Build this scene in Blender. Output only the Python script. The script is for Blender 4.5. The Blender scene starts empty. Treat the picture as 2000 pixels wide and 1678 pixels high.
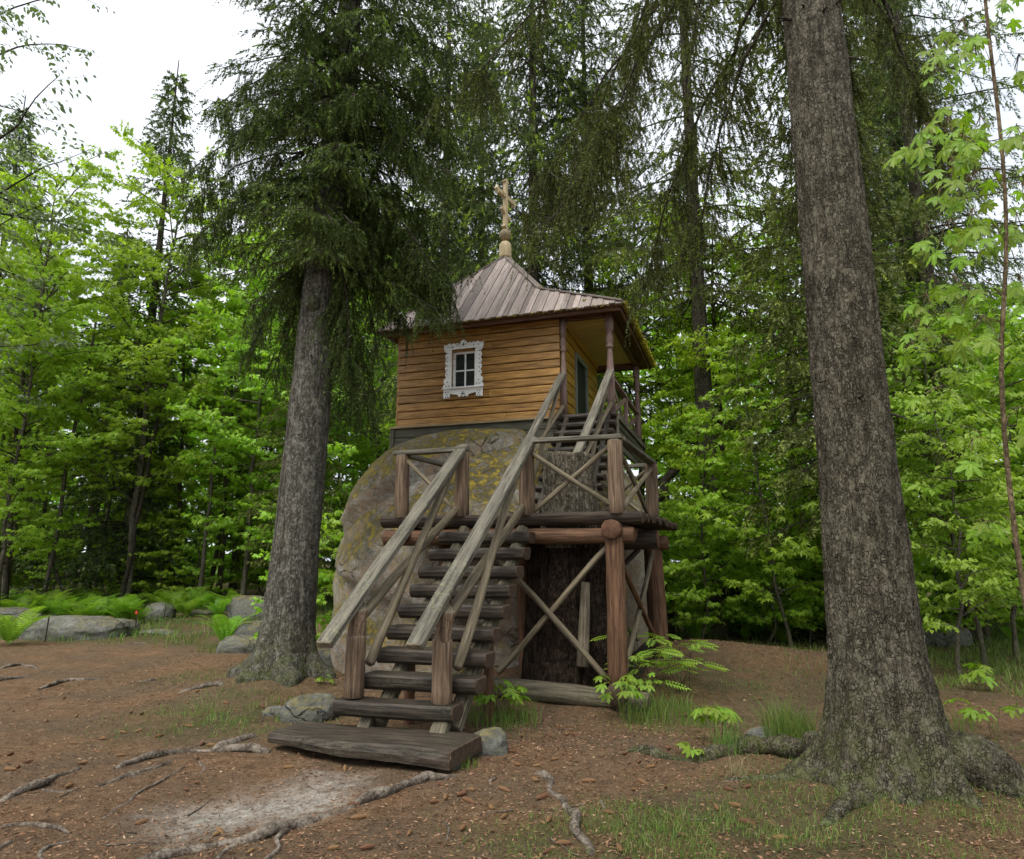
import bpy, math, random
import numpy as np
from mathutils import Matrix, Vector

# ------------------------------------------------------------------ camera, sky, sun, exposure
SC = bpy.context.scene
COL = SC.collection
EYE = np.array([0.0, 0.0, 1.6])
PITCH = math.radians(10.87)
cam = bpy.data.objects.new('camera', bpy.data.cameras.new('camera'))
COL.objects.link(cam)
cam.data.sensor_fit = 'HORIZONTAL'
cam.data.sensor_width = 36.0
cam.data.lens = 24.012
cam.data.clip_start = 0.05
cam.data.clip_end = 600.0
cam.location = EYE
cam.rotation_euler = (math.pi / 2 + PITCH, 0, 0)
SC.camera = cam

SUN_EL, SUN_AZ = math.radians(58), math.radians(-150)      # high behind the left shoulder, veiled
world = bpy.data.worlds.new('World')
SC.world = world
world.use_nodes = True
wt = world.node_tree
for n_ in list(wt.nodes): wt.nodes.remove(n_)
w_out = wt.nodes.new('ShaderNodeOutputWorld')
w_bg = wt.nodes.new('ShaderNodeBackground')
w_sky = wt.nodes.new('ShaderNodeTexSky')
w_sky.sky_type = 'NISHITA'; w_sky.sun_disc = False
w_sky.sun_elevation = SUN_EL; w_sky.sun_rotation = math.pi - SUN_AZ
w_sky.dust_density = 4.0; w_sky.air_density = 1.2
w_tc = wt.nodes.new('ShaderNodeTexCoord')
w_noise = wt.nodes.new('ShaderNodeTexNoise')
w_noise.inputs['Scale'].default_value = 2.4; w_noise.inputs['Detail'].default_value = 5; w_noise.inputs['Distortion'].default_value = 0.6
w_ramp = wt.nodes.new('ShaderNodeValToRGB')
w_ramp.color_ramp.elements[0].position = 0.3; w_ramp.color_ramp.elements[0].color = (3.2, 3.5, 3.95, 1)
w_ramp.color_ramp.elements[1].position = 0.7; w_ramp.color_ramp.elements[1].color = (4.9, 5.05, 5.25, 1)
w_mix = wt.nodes.new('ShaderNodeMix'); w_mix.data_type = 'RGBA'; w_mix.inputs[0].default_value = 0.95
wt.links.new(w_tc.outputs['Generated'], w_noise.inputs['Vector'])
wt.links.new(w_noise.outputs['Fac'], w_ramp.inputs['Fac'])
wt.links.new(w_sky.outputs['Color'], w_mix.inputs[6])
wt.links.new(w_ramp.outputs['Color'], w_mix.inputs[7])
wt.links.new(w_mix.outputs[2], w_bg.inputs['Color'])
w_bg.inputs['Strength'].default_value = 0.10
wt.links.new(w_bg.outputs['Background'], w_out.inputs['Surface'])

sun = bpy.data.objects.new('sun', bpy.data.lights.new('sun', 'SUN'))
COL.objects.link(sun)
sun.data.energy = 1.5
sun.data.angle = math.radians(42)
sun.data.color = (1.0, 0.97, 0.92)
sd_ = Vector((math.sin(SUN_AZ) * math.cos(SUN_EL), math.cos(SUN_AZ) * math.cos(SUN_EL), math.sin(SUN_EL)))
sun.rotation_euler = sd_.to_track_quat('Z', 'Y').to_euler()
sun.location = (0, 0, 40)

SC.view_settings.view_transform = 'Standard'
SC.view_settings.look = 'None'
SC.view_settings.exposure = 1.48
SC.view_settings.gamma = 1.0
SC.view_settings.use_curve_mapping = False
SC.render.engine = 'CYCLES'
SC.cycles.adaptive_threshold = 0.02
SC.cycles.max_bounces = 6
SC.cycles.diffuse_bounces = 4
SC.cycles.glossy_bounces = 2
SC.cycles.transmission_bounces = 4
SC.cycles.transparent_max_bounces = 4
SC.cycles.sample_clamp_indirect = 6.0

# ------------------------------------------------------------------ helpers: frames, noise, meshes
rng = np.random.default_rng(7)
random.seed(7)
PI = math.pi
F = 1334.0
def ray(x, y):                                   # direction through a point of the 2000 x 1678 view
    a = (x - 1000) / F; b = (839 - y) / F
    return np.array([a, math.cos(PITCH) - b * math.sin(PITCH), math.sin(PITCH) + b * math.cos(PITCH)])
def hash2(ix, iy, s):
    n = (ix.astype(np.int64) * 374761393 + iy.astype(np.int64) * 668265263 + s * 69069) & 0x7fffffff
    n = ((n ^ (n >> 13)) * 1274126177) & 0x7fffffff
    return ((n ^ (n >> 16)) & 0xffffff) / float(0xffffff)
def vnoise(x, y, s=0):
    x = np.asarray(x, float); y = np.asarray(y, float)
    ix, iy = np.floor(x), np.floor(y); fx, fy = x - ix, y - iy
    fx = fx * fx * (3 - 2 * fx); fy = fy * fy * (3 - 2 * fy)
    a = hash2(ix, iy, s); b = hash2(ix + 1, iy, s); c = hash2(ix, iy + 1, s); d = hash2(ix + 1, iy + 1, s)
    return (a + (b - a) * fx) * (1 - fy) + (c + (d - c) * fx) * fy
def fbm(x, y, s=0, o=4):
    t = 0; a = .5; tot = 0
    for k in range(o):
        t = t + a * vnoise(np.asarray(x) * 2 ** k, np.asarray(y) * 2 ** k, s + k * 17); tot += a; a *= .5
    return t / tot
def noise3(p, s=0, o=3):                         # cheap 3-D fractal noise from three planes
    return (fbm(p[..., 0] + 3.1, p[..., 1] + p[..., 2] * .37, s, o) + fbm(p[..., 1] + 7.7, p[..., 2] - p[..., 0] * .41, s + 5, o)
            + fbm(p[..., 2] - 1.3, p[..., 0] + p[..., 1] * .33, s + 9, o)) / 3
def unit(v):
    v = np.asarray(v, float)
    return v / np.maximum(np.linalg.norm(v, axis=-1, keepdims=True), 1e-9)
def bump2(x, y, cx, cy, rx, ry=None):
    ry = ry or rx
    return np.exp(-(((x - cx) / rx) ** 2 + ((y - cy) / ry) ** 2))
def sstep(a, b, x):
    t = np.clip((x - a) / (b - a), 0, 1); return t * t * (3 - 2 * t)

def mesh_from(name, verts, faces, mats=(), matidx=None, smooth=False, attrs=None):
    """faces: an (n,k) array, or a list of them / of tuples with mixed sizes."""
    me = bpy.data.meshes.new(name)
    verts = np.asarray(verts, np.float32).reshape(-1, 3)
    if isinstance(faces, np.ndarray): groups = [faces]
    else:
        by = {}
        if matidx is not None and not isinstance(faces, np.ndarray):
            order = sorted(range(len(faces)), key=lambda i: len(faces[i])); faces = [faces[i] for i in order]; matidx = [matidx[i] for i in order]
        for f_ in faces: by.setdefault(len(f_), []).append(f_)
        groups = [np.array(by[k]) for k in sorted(by)]
    loops = np.concatenate([g.reshape(-1) for g in groups]).astype(np.int32)
    sizes = np.concatenate([np.full(len(g), g.shape[1], np.int32) for g in groups])
    starts = np.concatenate([[0], np.cumsum(sizes)[:-1]]).astype(np.int32)
    me.vertices.add(len(verts)); me.vertices.foreach_set('co', verts.reshape(-1))
    me.loops.add(len(loops)); me.loops.foreach_set('vertex_index', loops)
    me.polygons.add(len(sizes)); me.polygons.foreach_set('loop_start', starts)
    try: me.polygons.foreach_set('loop_total', sizes)
    except Exception: pass
    for m in (mats if isinstance(mats, (list, tuple)) else [mats]): me.materials.append(m)
    if matidx is not None: me.polygons.foreach_set('material_index', np.asarray(matidx, np.int32))
    for k, a in (attrs or {}).items():
        at = me.attributes.new(k, 'FLOAT', 'POINT'); at.data.foreach_set('value', np.asarray(a, np.float32))
    me.update(calc_edges=True)
    me.polygons.foreach_set('use_smooth', np.full(len(sizes), bool(smooth)))
    return me
def link(name, data, parent=None, mat=None):
    o = bpy.data.objects.new(name, data); COL.objects.link(o)
    if parent is not None: o.parent = parent
    if mat is not None: o.matrix_local = mat
    return o
def tag(o, label, cat, group=None, kind=None):
    if label: o['label'] = label
    if cat: o['category'] = cat
    if group: o['group'] = group
    if kind: o['kind'] = kind
    return o
def thing(name, label, cat, loc=(0, 0, 0), rz=0.0, group=None, scale=1.0):
    o = bpy.data.objects.new(name, None); COL.objects.link(o)
    o.empty_display_size = .2
    o.location = loc; o.rotation_euler = (0, 0, rz)
    if scale != 1.0: o.scale = (scale,) * 3 if np.isscalar(scale) else scale
    return tag(o, label, cat, group)
def copy_tree(src, loc, rot, scale, label=None, cat=None, group=None):
    r = src.copy(); COL.objects.link(r)
    r.location = loc; r.rotation_euler = rot; r.scale = (scale,) * 3 if np.isscalar(scale) else scale
    tag(r, label, cat, group)
    for ch in src.children:
        c = ch.copy(); COL.objects.link(c); c.parent = r
        for g in ch.children:
            d = g.copy(); COL.objects.link(d); d.parent = c
    return r

# ------------------------------------------------------------------ materials
class NT:
    def __init__(self, name):
        self.m = bpy.data.materials.new(name); self.m.use_nodes = True
        self.t = self.m.node_tree
        for n in list(self.t.nodes): self.t.nodes.remove(n)
        self.out = self.t.nodes.new('ShaderNodeOutputMaterial')
    def n(self, typ, **kw):
        nd = self.t.nodes.new('ShaderNode' + typ)
        for k, v in kw.items(): setattr(nd, k, v)
        return nd
    def l(self, a, b): self.t.links.new(a, b)
    def put(self, sock, v):
        if isinstance(v, bpy.types.NodeSocket): self.l(v, sock)
        elif isinstance(v, (tuple, list)) and len(v) == 3 and sock.type == 'RGBA': sock.default_value = (*v, 1)
        else: sock.default_value = v
    def coord(self, which='Object', scale=None, shift=True):
        s = self.n('TexCoord').outputs[which]
        if shift:
            oi = self.n('ObjectInfo').outputs['Random']
            ad = self.n('VectorMath', operation='MULTIPLY_ADD'); self.l(oi, ad.inputs[0]); ad.inputs[1].default_value = (37, 53, 71); self.l(s, ad.inputs[2]); s = ad.outputs[0]
        if scale is not None:
            mp = self.n('VectorMath', operation='MULTIPLY'); self.l(s, mp.inputs[0]); mp.inputs[1].default_value = scale; s = mp.outputs[0]
        return s
    def noise(self, vec, scale, detail=3, rough=.55, dist=0.0):
        nd = self.n('TexNoise'); self.l(vec, nd.inputs['Vector'])
        nd.inputs['Scale'].default_value = scale; nd.inputs['Detail'].default_value = detail; nd.inputs['Roughness'].default_value = rough; nd.inputs['Distortion'].default_value = dist
        return nd.outputs['Fac']
    def voro(self, vec, scale, feature='F1', rnd=1.0):
        nd = self.n('TexVoronoi', feature=feature); self.l(vec, nd.inputs['Vector']); nd.inputs['Scale'].default_value = scale; nd.inputs['Randomness'].default_value = rnd
        return nd.outputs['Distance']
    def ramp(self, fac, stops):
        nd = self.n('ValToRGB'); cr = nd.color_ramp
        while len(cr.elements) < len(stops): cr.elements.new(.5)
        for e, (p, c) in zip(cr.elements, stops):
            e.position = p; e.color = (*c, 1) if not np.isscalar(c) else (c, c, c, 1)
        self.put(nd.inputs['Fac'], fac); return nd.outputs['Color']
    def mix(self, fac, a, b, mode='MIX'):
        nd = self.n('Mix', data_type='RGBA', blend_type=mode)
        self.put(nd.inputs[0], fac); self.put(nd.inputs[6], a); self.put(nd.inputs[7], b); return nd.outputs[2]
    def math(self, op, a, b=None, clamp=False):
        nd = self.n('Math', operation=op, use_clamp=clamp); self.put(nd.inputs[0], a)
        if b is not None: self.put(nd.inputs[1], b)
        return nd.outputs[0]
    def attr(self, name): return self.n('Attribute', attribute_name=name).outputs['Fac']
    def rand(self): return self.n('ObjectInfo').outputs['Random']
    def bump(self, h, strength=.5, dist=.02, normal=None):
        nd = self.n('Bump'); nd.inputs['Strength'].default_value = strength; nd.inputs['Distance'].default_value = dist
        self.put(nd.inputs['Height'], h)
        if normal is not None: self.l(normal, nd.inputs['Normal'])
        return nd.outputs['Normal']
    def finish(self, col, rough=.8, normal=None, spec=.3):
        b = self.n('BsdfPrincipled'); self.put(b.inputs['Base Color'], col); self.put(b.inputs['Roughness'], rough)
        b.inputs['Specular IOR Level'].default_value = spec
        if normal is not None: self.l(normal, b.inputs['Normal'])
        self.l(b.outputs[0], self.out.inputs['Surface']); self.bsdf = b
        return self.m

def wood(name, dark, light, stretch=14.0, rough=.8, lichen=None, lich_amt=.0, bump=.35, vary=.35, spec=.25, crack=.5):
    """grain runs along the object's own X axis"""
    t = NT(name)
    c = t.coord('Object', (1.1, stretch, stretch))
    g = t.noise(c, 2.2, 6, .62, .35)
    g2 = t.noise(t.coord('Object', (2.0, 60.0, 60.0)), 1.4, 4, .6)
    blot = t.noise(t.coord('Object'), 2.6, 4, .6)
    f = t.math('ADD', t.math('MULTIPLY', g, .62), t.math('MULTIPLY', g2, .38))
    col = t.ramp(f, [(.36, tuple(v * .6 for v in dark)), (.44, dark), (.53, tuple((a + b) / 2 for a, b in zip(dark, light))), (.64, light)])
    col = t.mix(t.ramp(blot, [(.40, 0.0), (.62, .7)]), col, t.mix(.5, col, dark))
    hv = t.n('HueSaturation'); t.l(col, hv.inputs['Color'])
    t.l(t.math('ADD', t.math('MULTIPLY', t.rand(), vary), 1 - vary / 2), hv.inputs['Value'])
    col = hv.outputs['Color']
    if lichen:
        lf = t.noise(t.coord('Object'), 34, 4, .7); lm = t.noise(t.coord('Object'), 3.2, 3)
        fac = t.math('MULTIPLY', t.ramp(lf, [(.52, 0.0), (.64, 1.0)]), t.math('MULTIPLY', t.ramp(lm, [(.4, 0.0), (.62, 1.0)]), lich_amt))
        col = t.mix(fac, col, lichen)
    ck = t.noise(t.coord('Object', (.7, 26.0, 26.0)), 1.5, 3, .5)
    ckm = t.ramp(ck, [(.30, 0.0), (.36, 1.0)])
    col = t.mix(t.math('MULTIPLY', t.math('SUBTRACT', 1.0, ckm), crack), col, tuple(v * .35 for v in dark))
    h = t.math('ADD', f, t.math('MULTIPLY', ckm, .6))
    return t.finish(col, rough, t.bump(h, bump, .012), spec)

def endgrain(name, dark, light):
    t = NT(name)
    c = t.coord('Object', (0.0, 1.0, 1.0), False)
    w = t.n('TexWave', wave_type='RINGS', rings_direction='X'); t.l(c, w.inputs['Vector']); w.inputs['Scale'].default_value = 22; w.inputs['Distortion'].default_value = 5; w.inputs['Detail'].default_value = 3
    n = t.noise(t.coord('Object'), 18, 4)
    col = t.ramp(t.math('ADD', t.math('MULTIPLY', w.outputs['Fac'], .35), t.math('MULTIPLY', n, .65)), [(.3, dark), (.72, light)])
    return t.finish(col, .85, t.bump(n, .5, .01), .15)

def leafmat(name, stops, trans=.35, rough=.42, attr='rnd', tree_var=.25, spec=.4, transcol=(1.15, 1.25, .55), hue=.470):
    t = NT(name)
    a = t.attr(attr)
    col = t.ramp(a, stops)
    hv = t.n('HueSaturation'); t.l(col, hv.inputs['Color'])
    t.l(t.math('ADD', t.math('MULTIPLY', t.rand(), tree_var), 1 - tree_var / 2), hv.inputs['Value'])
    t.l(t.math('ADD', t.math('MULTIPLY', t.rand(), .03), hue), hv.inputs['Hue'])
    col = hv.outputs['Color']
    p = t.n('BsdfPrincipled'); t.l(col, p.inputs['Base Color']); p.inputs['Roughness'].default_value = rough; p.inputs['Specular IOR Level'].default_value = spec
    tr = t.n('BsdfTranslucent'); t.l(t.mix(1.0, col, transcol, 'MULTIPLY'), tr.inputs['Color'])
    ms = t.n('MixShader'); ms.inputs[0].default_value = trans
    t.l(p.outputs[0], ms.inputs[1]); t.l(tr.outputs[0], ms.inputs[2]); t.l(ms.outputs[0], t.out.inputs['Surface'])
    return t.m

def barkmat(name, dark, light, lichen, vs=(1, 1, .6), scale=46.0, lich=.35, bump=.9, moss=.75):
    t = NT(name)
    c = t.coord('Object', vs)
    wob = t.n('TexNoise'); t.l(c, wob.inputs['Vector']); wob.inputs['Scale'].default_value = 14; wob.inputs['Detail'].default_value = 4
    cc = t.n('VectorMath', operation='MULTIPLY_ADD'); t.l(wob.outputs['Color'], cc.inputs[0]); cc.inputs[1].default_value = (.05,) * 3; t.l(c, cc.inputs[2])
    vn = t.n('TexVoronoi'); t.l(cc.outputs[0], vn.inputs['Vector']); vn.inputs['Scale'].default_value = scale
    flake = t.math('MULTIPLY', vn.outputs['Distance'], 1.0)
    sepc = t.n('SeparateColor'); t.l(vn.outputs['Color'], sepc.inputs[0])
    fine = t.noise(t.coord('Object', (1, 1, .6)), 75, 5, .7)
    ridge = t.noise(t.coord('Object', (1, 1, .16)), 15, 4, .65, .4)
    mid = t.noise(t.coord('Object'), 4, 5, .65)
    ve = t.voro(cc.outputs[0], scale, 'DISTANCE_TO_EDGE')
    brk = t.ramp(t.noise(t.coord('Object'), 11, 4, .7), [(.40, 0.0), (.60, 1.0)])
    crack = t.math('MULTIPLY', t.ramp(ve, [(.02, 1.0), (.14, 0.0)]), brk)
    furrow = t.ramp(t.noise(t.coord('Object', (1, 1, .11)), 26, 3, .6, .6), [(.36, 1.0), (.46, 0.0)])
    k = t.math('ADD', t.math('MULTIPLY', fine, .42), t.math('ADD', t.math('MULTIPLY', sepc.outputs[0], .16), t.math('ADD', t.math('MULTIPLY', mid, .18), t.math('MULTIPLY', ridge, .24))))
    col = t.ramp(k, [(.34, tuple(x * .7 for x in dark)), (.45, dark), (.58, light), (.74, tuple(x * 1.25 for x in light))])
    lf = t.math('MULTIPLY', t.ramp(t.noise(t.coord('Object'), 60, 5, .8), [(.5, 0.0), (.60, 1.0)]), t.ramp(t.noise(t.coord('Object'), 2.4, 4), [(.40, 0.2), (.64, .8)]))
    col = t.mix(t.math('MULTIPLY', lf, lich), col, lichen)
    col = t.mix(t.math('MULTIPLY', t.math('MAXIMUM', crack, t.math('MULTIPLY', furrow, .8)), .62), col, tuple(x * .3 for x in dark))
    sz = t.n('SeparateXYZ'); t.l(t.n('TexCoord').outputs['Object'], sz.inputs[0])
    mossy = t.math('MULTIPLY', t.ramp(sz.outputs['Z'], [(.05, moss), (.75, 0.0)]), t.ramp(t.noise(t.coord('Object'), 8, 5, .75), [(.42, 0.0), (.58, 1.0)]))
    col = t.mix(mossy, col, (.085, .095, .032))
    h = t.math('ADD', t.math('MULTIPLY', ridge, .9), t.math('SUBTRACT', t.math('ADD', t.math('MULTIPLY', fine, .45), t.math('MULTIPLY', sepc.outputs[0], .35)), t.math('ADD', t.math('MULTIPLY', crack, .6), t.math('MULTIPLY', furrow, .5))))
    return t.finish(col, .92, t.bump(h, bump, .028), .1)

MAT = {}
GREYWOOD = dict(dark=(.070, .060, .045), light=(.24, .21, .16))
MAT['rail'] = wood('weathered_rail', (.080, .072, .054), (.235, .215, .168), lichen=(.25, .25, .13), lich_amt=.5, bump=.5)
MAT['pole'] = wood('weathered_pole', (.100, .080, .050), (.265, .215, .142), rough=.75, lichen=(.25, .27, .14), lich_amt=.35)
MAT['post'] = wood('brown_post', (.084, .055, .034), (.240, .166, .106), stretch=18, crack=.7)
MAT['redlog'] = wood('reddish_log', (.074, .038, .020), (.210, .114, .062), stretch=16, crack=.6)
MAT['tread'] = wood('dark_wet_tread', (.020, .015, .010), (.086, .066, .049), rough=.6, spec=.3, lichen=(.10, .12, .05), lich_amt=.3, bump=.6)
MAT['deck'] = wood('dark_deck_log', (.020, .015, .011), (.080, .056, .038), rough=.7)
MAT['stringer'] = wood('grey_stringer', (.065, .055, .036), (.20, .17, .115), lichen=(.16, .19, .10), lich_amt=.5)
MAT['siding'] = wood('orange_varnished_board', (.185, .092, .020), (.50, .275, .074), stretch=16, rough=.45, bump=.25, vary=.35, spec=.4, crack=.55)
MAT['yellowside'] = wood('yellow_board', (.34, .19, .026), (.58, .35, .055), stretch=14, rough=.5, bump=.15, vary=.15, crack=.35)
MAT['ceiling'] = wood('pale_yellow_ceiling_board', (.44, .33, .12), (.60, .47, .20), stretch=14, rough=.55, bump=.1, vary=.12, crack=.2)
MAT['roof'] = wood('faded_red_roof_plank', (.235, .185, .158), (.390, .335, .295), stretch=20, rough=.72, bump=.35, vary=.75, lichen=(.26, .27, .19), lich_amt=.4, crack=.3)
MAT['redtrim'] = wood('dull_red_trim', (.105, .050, .038), (.21, .115, .090), stretch=16, rough=.7, vary=.15)
MAT['porchpost'] = wood('pinkish_brown_post', (.16, .105, .088), (.29, .205, .175), stretch=12, rough=.7, vary=.12, crack=.4)
MAT['fascia'] = wood('dark_red_fascia', (.070, .032, .017), (.165, .080, .042), rough=.6, vary=.1)
MAT['skirt'] = wood('grey_green_board', (.052, .052, .036), (.125, .120, .085), stretch=12, rough=.8, vary=.2)
MAT['sill'] = wood('pale_trim_board', (.20, .155, .085), (.36, .28, .16), rough=.6, vary=.1)
MAT['white'] = wood('old_white_paint', (.68, .69, .66), (.84, .85, .82), stretch=9, rough=.55, vary=.05, bump=.12, crack=.12)
MAT['rawwood'] = wood('raw_pale_wood', (.43, .34, .19), (.62, .51, .31), stretch=8, rough=.6, vary=.08, bump=.15, crack=.25)
MAT['ballwood'] = wood('aged_ball_wood', (.22, .175, .095), (.36, .29, .17), stretch=8, rough=.6, vary=.05)
MAT['greenframe'] = wood('grey_green_door_frame', (.16, .19, .14), (.26, .30, .23), rough=.6, vary=.05, crack=.2)
MAT['doorwood'] = wood('dark_door', (.018, .022, .018), (.045, .052, .042), rough=.6, vary=.05)
MAT['oldstump'] = wood('dead_stump_wood', (.075, .060, .042), (.25, .205, .145), stretch=11, lichen=(.15, .17, .10), lich_amt=.5, bump=.7, crack=.85)
MAT['greystump'] = barkmat('grey_stump', (.095, .080, .056), (.235, .200, .150), (.22, .225, .15), vs=(.3, 1, 1), lich=.5, bump=.9, moss=0.0)
MAT['darkstump'] = wood('rotten_stump_wood', (.010, .007, .005), (.065, .042, .028), stretch=9, bump=.9, crack=.9)
MAT['end_dark'] = endgrain('dark_end_grain', (.030, .020, .013), (.10, .070, .048))
MAT['end_grey'] = endgrain('grey_end_grain', (.075, .060, .042), (.20, .165, .115))
MAT['end_red'] = endgrain('red_end_grain', (.055, .028, .016), (.15, .080, .048))
MAT['bark'] = barkmat('spruce_bark', (.064, .053, .037), (.150, .132, .098), (.19, .20, .115), lich=.55, bump=1.0)
MAT['bark_pale'] = barkmat('lichened_spruce_bark', (.078, .070, .055), (.190, .178, .146), (.25, .265, .19), lich=.6, bump=1.0)
MAT['bark_thin'] = barkmat('sapling_bark', (.060, .052, .038), (.15, .13, .095), (.23, .25, .18), lich=.5, bump=.4)
MAT['bark_dark'] = barkmat('dark_branch_bark', (.030, .024, .018), (.085, .070, .054), (.15, .16, .12), lich=.3, bump=.4)
MAT['bark_close'] = barkmat('young_maple_bark', (.085, .060, .035), (.20, .145, .085), (.20, .20, .12), lich=.3, bump=.3)
t_ = NT('root_bark')
c_ = t_.coord('Object')
n1 = t_.noise(c_, 9, 5, .65); n2 = t_.noise(t_.coord('Object'), 55, 4, .6)
MAT['root'] = t_.finish(t_.ramp(t_.math('ADD', t_.math('MULTIPLY', n1, .55), t_.math('MULTIPLY', n2, .45)), [(.38, (.028, .021, .015)), (.48, (.085, .068, .052)), (.60, (.21, .178, .14))]), .9, t_.bump(n2, .6, .01), .12)

MAT['needle'] = leafmat('spruce_needles', [(0.0, (.040, .066, .014)), (.5, (.082, .130, .026)), (.80, (.140, .200, .038)), (.90, (.12, .21, .030)), (1.0, (.20, .33, .045))], trans=.12, rough=.5, tree_var=.2, spec=.25)
MAT['needle_light'] = leafmat('bright_tipped_spruce_needles', [(0.0, (.050, .075, .030)), (.5, (.085, .130, .044)), (.80, (.130, .195, .050)), (.88, (.22, .36, .050)), (1.0, (.33, .50, .065))], trans=.25, rough=.5, tree_var=.2, spec=.25)  # light green needles with brighter new tips
MAT['needle_olive'] = leafmat('olive_spruce_needles', [(0.0, (.066, .098, .026)), (.6, (.125, .180, .042)), (.85, (.195, .275, .056)), (1.0, (.30, .45, .065))], trans=.12, rough=.55, tree_var=.2, spec=.2)
MAT['maple'] = leafmat('maple_leaves', [(0.0, (.165, .330, .028)), (.5, (.260, .480, .042)), (1.0, (.370, .590, .075))], trans=.5, rough=.36)
MAT['maple_y'] = leafmat('yellow_green_leaves', [(0.0, (.200, .350, .022)), (.5, (.310, .510, .034)), (1.0, (.430, .620, .050))], trans=.52, rough=.42)
MAT['maple_close'] = leafmat('fresh_maple_leaf', [(0.0, (.12, .26, .018)), (1.0, (.26, .42, .045))], trans=.5, rough=.4, attr='vein', tree_var=.35)
MAT['rowan'] = leafmat('rowan_leaves', [(0.0, (.160, .320, .034)), (1.0, (.310, .500, .068))], trans=.5, rough=.45)
MAT['ash'] = leafmat('sparse_pale_leaves', [(0.0, (.085, .130, .060)), (1.0, (.170, .230, .110))], trans=.3, rough=.5)
MAT['fern'] = leafmat('fern_fronds', [(0.0, (.110, .250, .026)), (.6, (.200, .390, .045)), (1.0, (.310, .500, .080))], trans=.5, rough=.5)
MAT['grass'] = leafmat('grass_blades', [(0.0, (.065, .150, .026)), (.6, (.125, .245, .042)), (.85, (.20, .30, .070)), (1.0, (.36, .33, .16))], trans=.35, rough=.5)
MAT['drygrass'] = leafmat('dry_grass_blades', [(0.0, (.25, .21, .11)), (1.0, (.42, .36, .20))], trans=.3, rough=.6, hue=.49)
MAT['litter'] = leafmat('fallen_litter', [(0.0, (.025, .015, .009)), (.3, (.080, .045, .024)), (.6, (.20, .110, .055)), (.9, (.30, .185, .10)), (1.0, (.40, .29, .18))], trans=.05, rough=.75, tree_var=0, spec=.15, hue=.49)
MAT['cone'] = leafmat('spruce_cone', [(0.0, (.055, .028, .015)), (1.0, (.23, .115, .055))], trans=0.0, rough=.7, tree_var=.6, spec=.2, hue=.49)

def rockmat(name, base, moss_amt, up=(.25, .8), lich=(.24, .20, .13)):
    t = NT(name)
    c = t.coord('Object')
    a = t.noise(c, 1.6, 6, .65); b = t.noise(c, 15, 6, .75); s = t.voro(c, 40)
    d, l = tuple(x * .55 for x in base), tuple(min(1, x * 1.45) for x in base)
    col = t.ramp(t.math('ADD', t.math('MULTIPLY', a, .5), t.math('MULTIPLY', b, .5)), [(.42, d), (.50, base), (.57, l)])
    wv = t.n('TexNoise'); t.l(c, wv.inputs['Vector']); wv.inputs['Scale'].default_value = 2.2; wv.inputs['Detail'].default_value = 5
    wc = t.n('VectorMath', operation='MULTIPLY_ADD'); t.l(wv.outputs['Color'], wc.inputs[0]); wc.inputs[1].default_value = (.55,) * 3; t.l(c, wc.inputs[2])
    fis = t.math('MULTIPLY', t.ramp(t.voro(wc.outputs[0], 1.15, 'DISTANCE_TO_EDGE'), [(.004, 1.0), (.022, 0.0)]), t.ramp(t.noise(c, 1.3, 3), [(.45, 0.0), (.6, .85)]))
    col = t.mix(fis, col, tuple(x * .25 for x in base))
    col = t.mix(t.ramp(s, [(.10, .7), (.30, 0.0)]), col, tuple(x * .45 for x in base))
    geo = t.n('NewGeometry'); sp = t.n('SeparateXYZ'); t.l(geo.outputs['Normal'], sp.inputs[0])
    big = t.noise(c, 1.1, 5, .65, .6); fine = t.noise(c, 9, 6, .75)
    upf = t.ramp(sp.outputs['Z'], [(up[0], 0.0), (up[1], 1.0)])
    # pinkish brown crust, then ochre moss where the stone faces up
    crust = t.math('MULTIPLY', t.ramp(t.noise(c, 2.3, 6, .7), [(.40, 0.0), (.52, 1.0)]), t.ramp(fine, [(.36, 0.0), (.56, .9)]))
    col = t.mix(t.math('MULTIPLY', crust, .9), col, lich)
    m = t.math('MULTIPLY', t.ramp(big, [(.40, 0.0), (.50, 1.0)]), t.ramp(fine, [(.38, 0.0), (.54, .95)]))
    m = t.math('MULTIPLY', m, t.math('MULTIPLY', upf, moss_amt))
    mcol = t.ramp(t.noise(c, 9, 5, .7), [(.38, (.055, .055, .014)), (.49, (.175, .145, .022)), (.61, (.36, .27, .040))])
    col = t.mix(m, col, mcol)
    h = t.math('SUBTRACT', t.math('ADD', t.math('ADD', t.math('MULTIPLY', b, .9), t.math('MULTIPLY', a, .8)), t.math('MULTIPLY', m, .5)), t.math('MULTIPLY', fis, .8))
    return t.finish(col, .9, t.bump(h, 1.0, .07), .2)
MAT['boulder'] = rockmat('mossy_granite', (.35, .33, .28), 1.0, up=(.0, .42), lich=(.34, .235, .14))
MAT['stone'] = rockmat('grey_stone', (.165, .165, .15), .4, up=(.45, .9), lich=(.15, .15, .11))
MAT['mossball'] = leafmat('ochre_moss', [(0.0, (.22, .19, .016)), (1.0, (.48, .40, .04))], trans=.15, rough=.8, tree_var=0, hue=.49)
def glassmat():
    t = NT('window_glass')
    b = t.n('BsdfPrincipled'); b.inputs['Base Color'].default_value = (.10, .12, .11, 1); b.inputs['Roughness'].default_value = .06; b.inputs['Transmission Weight'].default_value = .7; b.inputs['IOR'].default_value = 1.8
    t.l(b.outputs[0], t.out.inputs['Surface']); return t.m
MAT['glass'] = glassmat()
def flat(name, col, rough=.7):
    t = NT(name); n = t.noise(t.coord('Object'), 40, 4)
    return t.finish(t.mix(t.math('MULTIPLY', n, .5), col, tuple(c * .6 for c in col)), rough)
MAT['iron'] = flat('rusty_iron', (.045, .028, .020))
MAT['redtag'] = flat('red_plastic', (.55, .05, .02), .5)
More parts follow.
